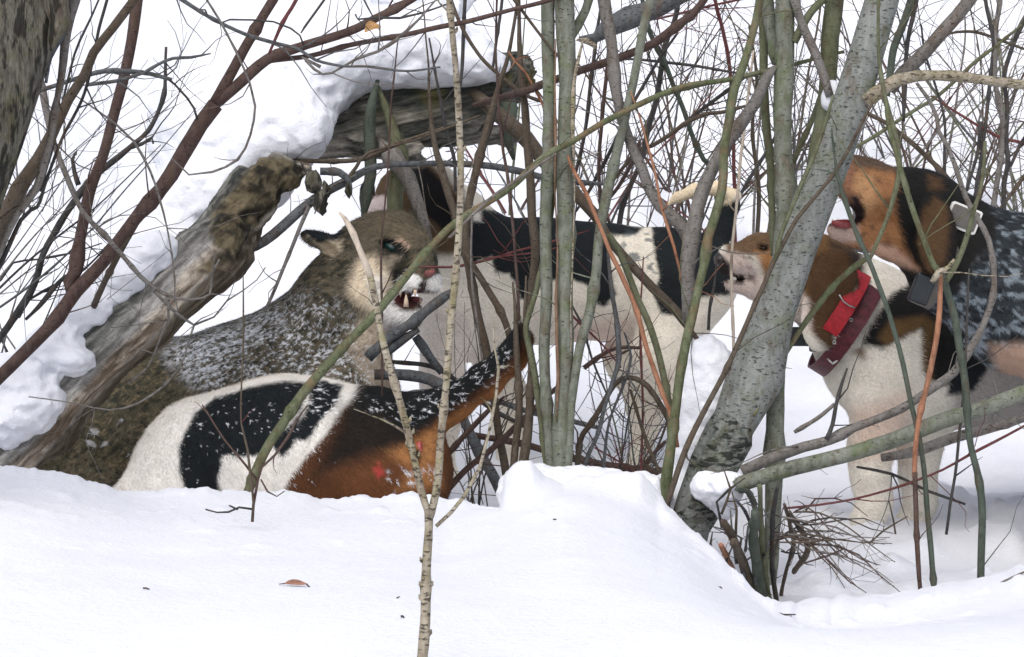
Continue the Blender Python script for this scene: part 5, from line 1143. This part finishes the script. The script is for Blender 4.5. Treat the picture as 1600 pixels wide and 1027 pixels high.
# centre-top dark stems
a = plant('shrub', 'dark shrub of crossing stems above the back of the standing hound', 'shrub', (1010, 560), 6.3)
for pts, mt in [([(960, 560, 9), (966, 360, 9), (983, 296, 8), (1003, 249, 8), (1014, 203, 9), (1026, 152, 9), (1031, 117, 9), (1040, 67, 9), (1052, 38, 8), (1060, 0, 8), (1075, -110, 6)], 'dark'),
    ([(1140, 420, 7), (1110, 268, 8), (1099, 248, 8), (1081, 210, 8), (1069, 175, 8), (1055, 140, 8), (1040, 102, 8), (1026, 76, 8), (1011, 38, 8), (1000, -20, 6)], 'dgreen'),
    ([(1150, 400, 6), (1146, 250, 6), (1142, 123, 6), (1131, 53, 6), (1119, 0, 6), (1105, -110, 4)], 'red'),
    ([(950, 290, 4), (996, 237, 7), (1017, 228, 7), (1046, 210, 7), (1075, 190, 7), (1104, 178, 7), (1134, 174, 6), (1180, 160, 4)], 'brown'),
    ([(1060, 200, 4), (1099, 169, 6), (1134, 143, 6), (1170, 115, 4)], 'dark'),
    ([(940, 150, 3), (991, 164, 7), (1031, 149, 7), (1075, 137, 7), (1110, 129, 7), (1142, 124, 7), (1200, 108, 5)], 'olive'),
    ([(885, 500, 7), (895, 310, 6), (905, 249, 6), (917, 183, 6), (929, 78, 6), (940, 0, 4)], 'dark'),
    ([(950, 520, 6), (940, 350, 6), (936, 280, 6), (940, 203, 6), (948, 101, 6), (955, 20, 4)], 'redbrown'),
    ([(900, 330, 4), (930, 280, 6), (960, 225, 6), (990, 160, 6), (1025, 100, 5), (1060, 50, 4)], 'dark'),
    ([(930, 100, 3), (980, 92, 4), (1060, 100, 5), (1140, 112, 4), (1190, 120, 3)], 'dark'),
    ([(1020, 30, 3), (1060, 22, 4), (1110, 10, 4), (1180, -5, 3)], 'red'),
    ([(920, 345, 3), (960, 300, 6), (985, 260, 7), (1000, 220, 5)], 'redbrown'),
    ([(1180, 400, 7), (1186, 300, 7), (1176, 200, 6), (1182, 120, 5), (1170, 40, 4)], 'brown'), ([(1100, 420, 3), (1130, 360, 5), (1160, 300, 6), (1195, 240, 6), (1225, 190, 4)], 'dark')]:
    st(a, mt, 6.1, pts, 8, 'stem', Lr=(.06, .28), D1=5.9)
a = plant('dead_stalk', 'pale dry stalk standing thin and straight behind the forked stem', 'stalk', (1146, 620), 4.9)
st(a, 'pale', 4.75, [(1147, 640, 5), (1145, 526, 5), (1143, 420, 5), (1147, 351, 5), (1158, 241, 5), (1166, 164, 5), (1178, 78, 3)], 1, 'stalk')
st(a, 'dark', 4.8, [(1107, 515, 5), (1110, 480, 5), (1116, 445, 4), (1120, 400, 2)], 0, 'stalk')

# shrubs farther back, up the slope: placed by where they root in the snow
BACK = [(880, 470, 5), (1000, 440, 7), (1080, 400, 8), (1180, 430, 8), (1270, 420, 7), (1350, 380, 8), (1430, 340, 7), (1510, 330, 8), (1600, 360, 7), (1690, 330, 6), (1050, 300, 6), (1230, 280, 7), (1400, 250, 6), (1550, 240, 5), (940, 290, 4), (800, 330, 4)]
BW = ['small reddish shrub left of the centre slope', 'bushy dark shrub behind the back of the standing hound', 'dense thicket shrub behind the crooked grey brown stem', 'brown twiggy shrub seen left of the grey green trunk',
      'tangled shrub seen behind the high fork of the leaning trunk', 'shrub standing straight behind the head of the ticked hound', 'dark bush above the neck of the ticked hound', 'grey shrub behind the tracking collar at right', 'red twigged shrub at the right edge', 'shrub just outside the right edge',
      'farther shrub up the slope in the upper middle', 'farther shrub up the slope behind the double trunk', 'farther shrub up the slope right of the leaning trunk', 'farthest shrub near the top right corner', 'low far shrub up the slope right of the two straight trunks', 'thin far shrub seen between the sapling and the straight trunks']
for i, ((u, v, n), lab) in enumerate(zip(BACK, BW)):
    D = on_ground(u, v)
    fan(lab, u, v + 14, D, n + 1, 0, 40, (.45, 1.1), ['brown', 'dark', 'redbrown', 'greybrown', 'darkgrey', 'greybrown', 'olive'] + (['red'] if i % 3 == 0 else []), 200 + i, rad=(.0020, .0052), tw=4, curve=.5, group='shrubs growing up the snowy slope', Lr=(.10, .42))

# ---------------------------------------------------------------- small things on the snow
def leaf(u, v, D, w, hgt, mat, label, name='dry_leaf', stalk=True, ang=0, fold=.35):
    root = empty(name, P(u, v, D), label, 'leaf')
    V = []; F = []; n = 10
    ca, sa = math.cos(R(ang)), math.sin(R(ang)); sc = D / FPX
    for s in (0, 1):
        for i in range(n + 1):
            t = i / n; wd = math.sin(math.pi * t) ** .7 * (1 - .25 * t)
            for j, q in enumerate((-1, 0, 1)):
                x = (t - .5) * w; y = hgt * .5 * wd * q; z = abs(q) * fold * hgt * wd + math.sin(t * 5) * hgt * .12
                X, Y = x * ca - y * sa, x * sa + y * ca
                V.append(P(u, v, D) + (RIGHT * X + UPV * (Y * .75 + z * .5) + FWD * (Y * .65 - s * .8 + z * .1)) * sc)
    k = (n + 1) * 3
    for i in range(n):
        for j in range(2):
            b = i * 3 + j; F.append((b, b + 1, b + 4, b + 3)); F.append((k + b + 3, k + b + 4, k + b + 1, k + b))
    bd = [i * 3 for i in range(n + 1)] + [i * 3 + 2 for i in range(n, -1, -1)]
    for x, y in zip(bd, bd[1:] + bd[:1]): F.append((x, y, k + y, k + x))
    mesh_np('blade', V, F, M[mat], root)
    if stalk:
        e = P(u, v, D) + RIGHT * w * .45 * sc
        tube3('stalk', [[*e, .0012], [*(e + (RIGHT * 6 - UPV * 6) * sc), .001], [*(e + (RIGHT * 9 - UPV * 14) * sc), .001]], 'redbrown', root, knots=False)
        e = P(u, v, D) - RIGHT * w * .45 * sc
        tube3('tip', [[*e, .001], [*(e - RIGHT * 10 * sc - UPV * 1 * sc), .0006]], 'redbrown', root, knots=False)
    return root
D = on_ground(463, 918); leaf(462, 912, D, 36, 12, 'leaf', 'curled reddish brown leaf lying alone on the foreground snow')
leaf(583, 46, 4.43, 30, 24, 'dryleaf', 'torn tan leaf hanging from the upper red brown branch', stalk=False, ang=30, fold=.6)
D = on_ground(1228, 960); a = plant('twig_piece', 'tiny forked dark twig lying on the snow right of the willow foot', 'twig', (1228, 960), D)
st(a, 'dark', D - .01, [(1212, 956, 3), (1225, 960, 3), (1244, 960, 2)], 0, 'stem'); st(a, 'dark', D - .01, [(1225, 960, 2), (1233, 963, 2), (1238, 962, 2)], 0, 'branch')
D = on_ground(1105, 652)
def loose(u, v, du, dv, w, mat, label):
    D = on_ground(u, v); a = plant('twig_piece', label, 'twig', (u, v), D)
    st(a, mat, D - .006, [(u - du, v - dv, w), (u, v - 1, w), (u + du, v + dv, w * .6)], 0, 'stem')
loose(630, 966, 3, 1, 4, 'dark', 'dark crumb of bark on the snow left of the sapling stem')
loose(620, 935, 4, -3, 2.5, 'dark', 'thin splinter on the snow beside the sapling stem')
loose(228, 922, 5, 1, 3, 'brown', 'small brown bark crumb on the bare left foreground snow')
loose(1126, 919, 3, 1, 3, 'brown', 'brown speck of bark below the willow foot')
loose(868, 812, 4, 1, 2.5, 'brown', 'tiny bark splinter on the bank under the straight trunks')
loose(1590, 898, 26, -12, 4, 'greybrown', 'thin stick poking from the snow at the lower right edge')
for (u, v, du, dv, w, lab) in ((1396, 815, -8, 34, 3, 'short thin stalk in the snow under the red collared hound'), (1380, 830, 38, -22, 3, 'fine slanting stalk in the snow ahead of the hind shoots')):
    D = on_ground(u, v + 20); a = plant('stalk', lab, 'stalk', (u, v + 20), D)
    st(a, 'brown', D, [(u - du * .8, v + abs(dv) + 6, w), (u, v, w), (u + du, v - abs(dv), w * .6)], 1, 'stem', Lr=(.02, .05))
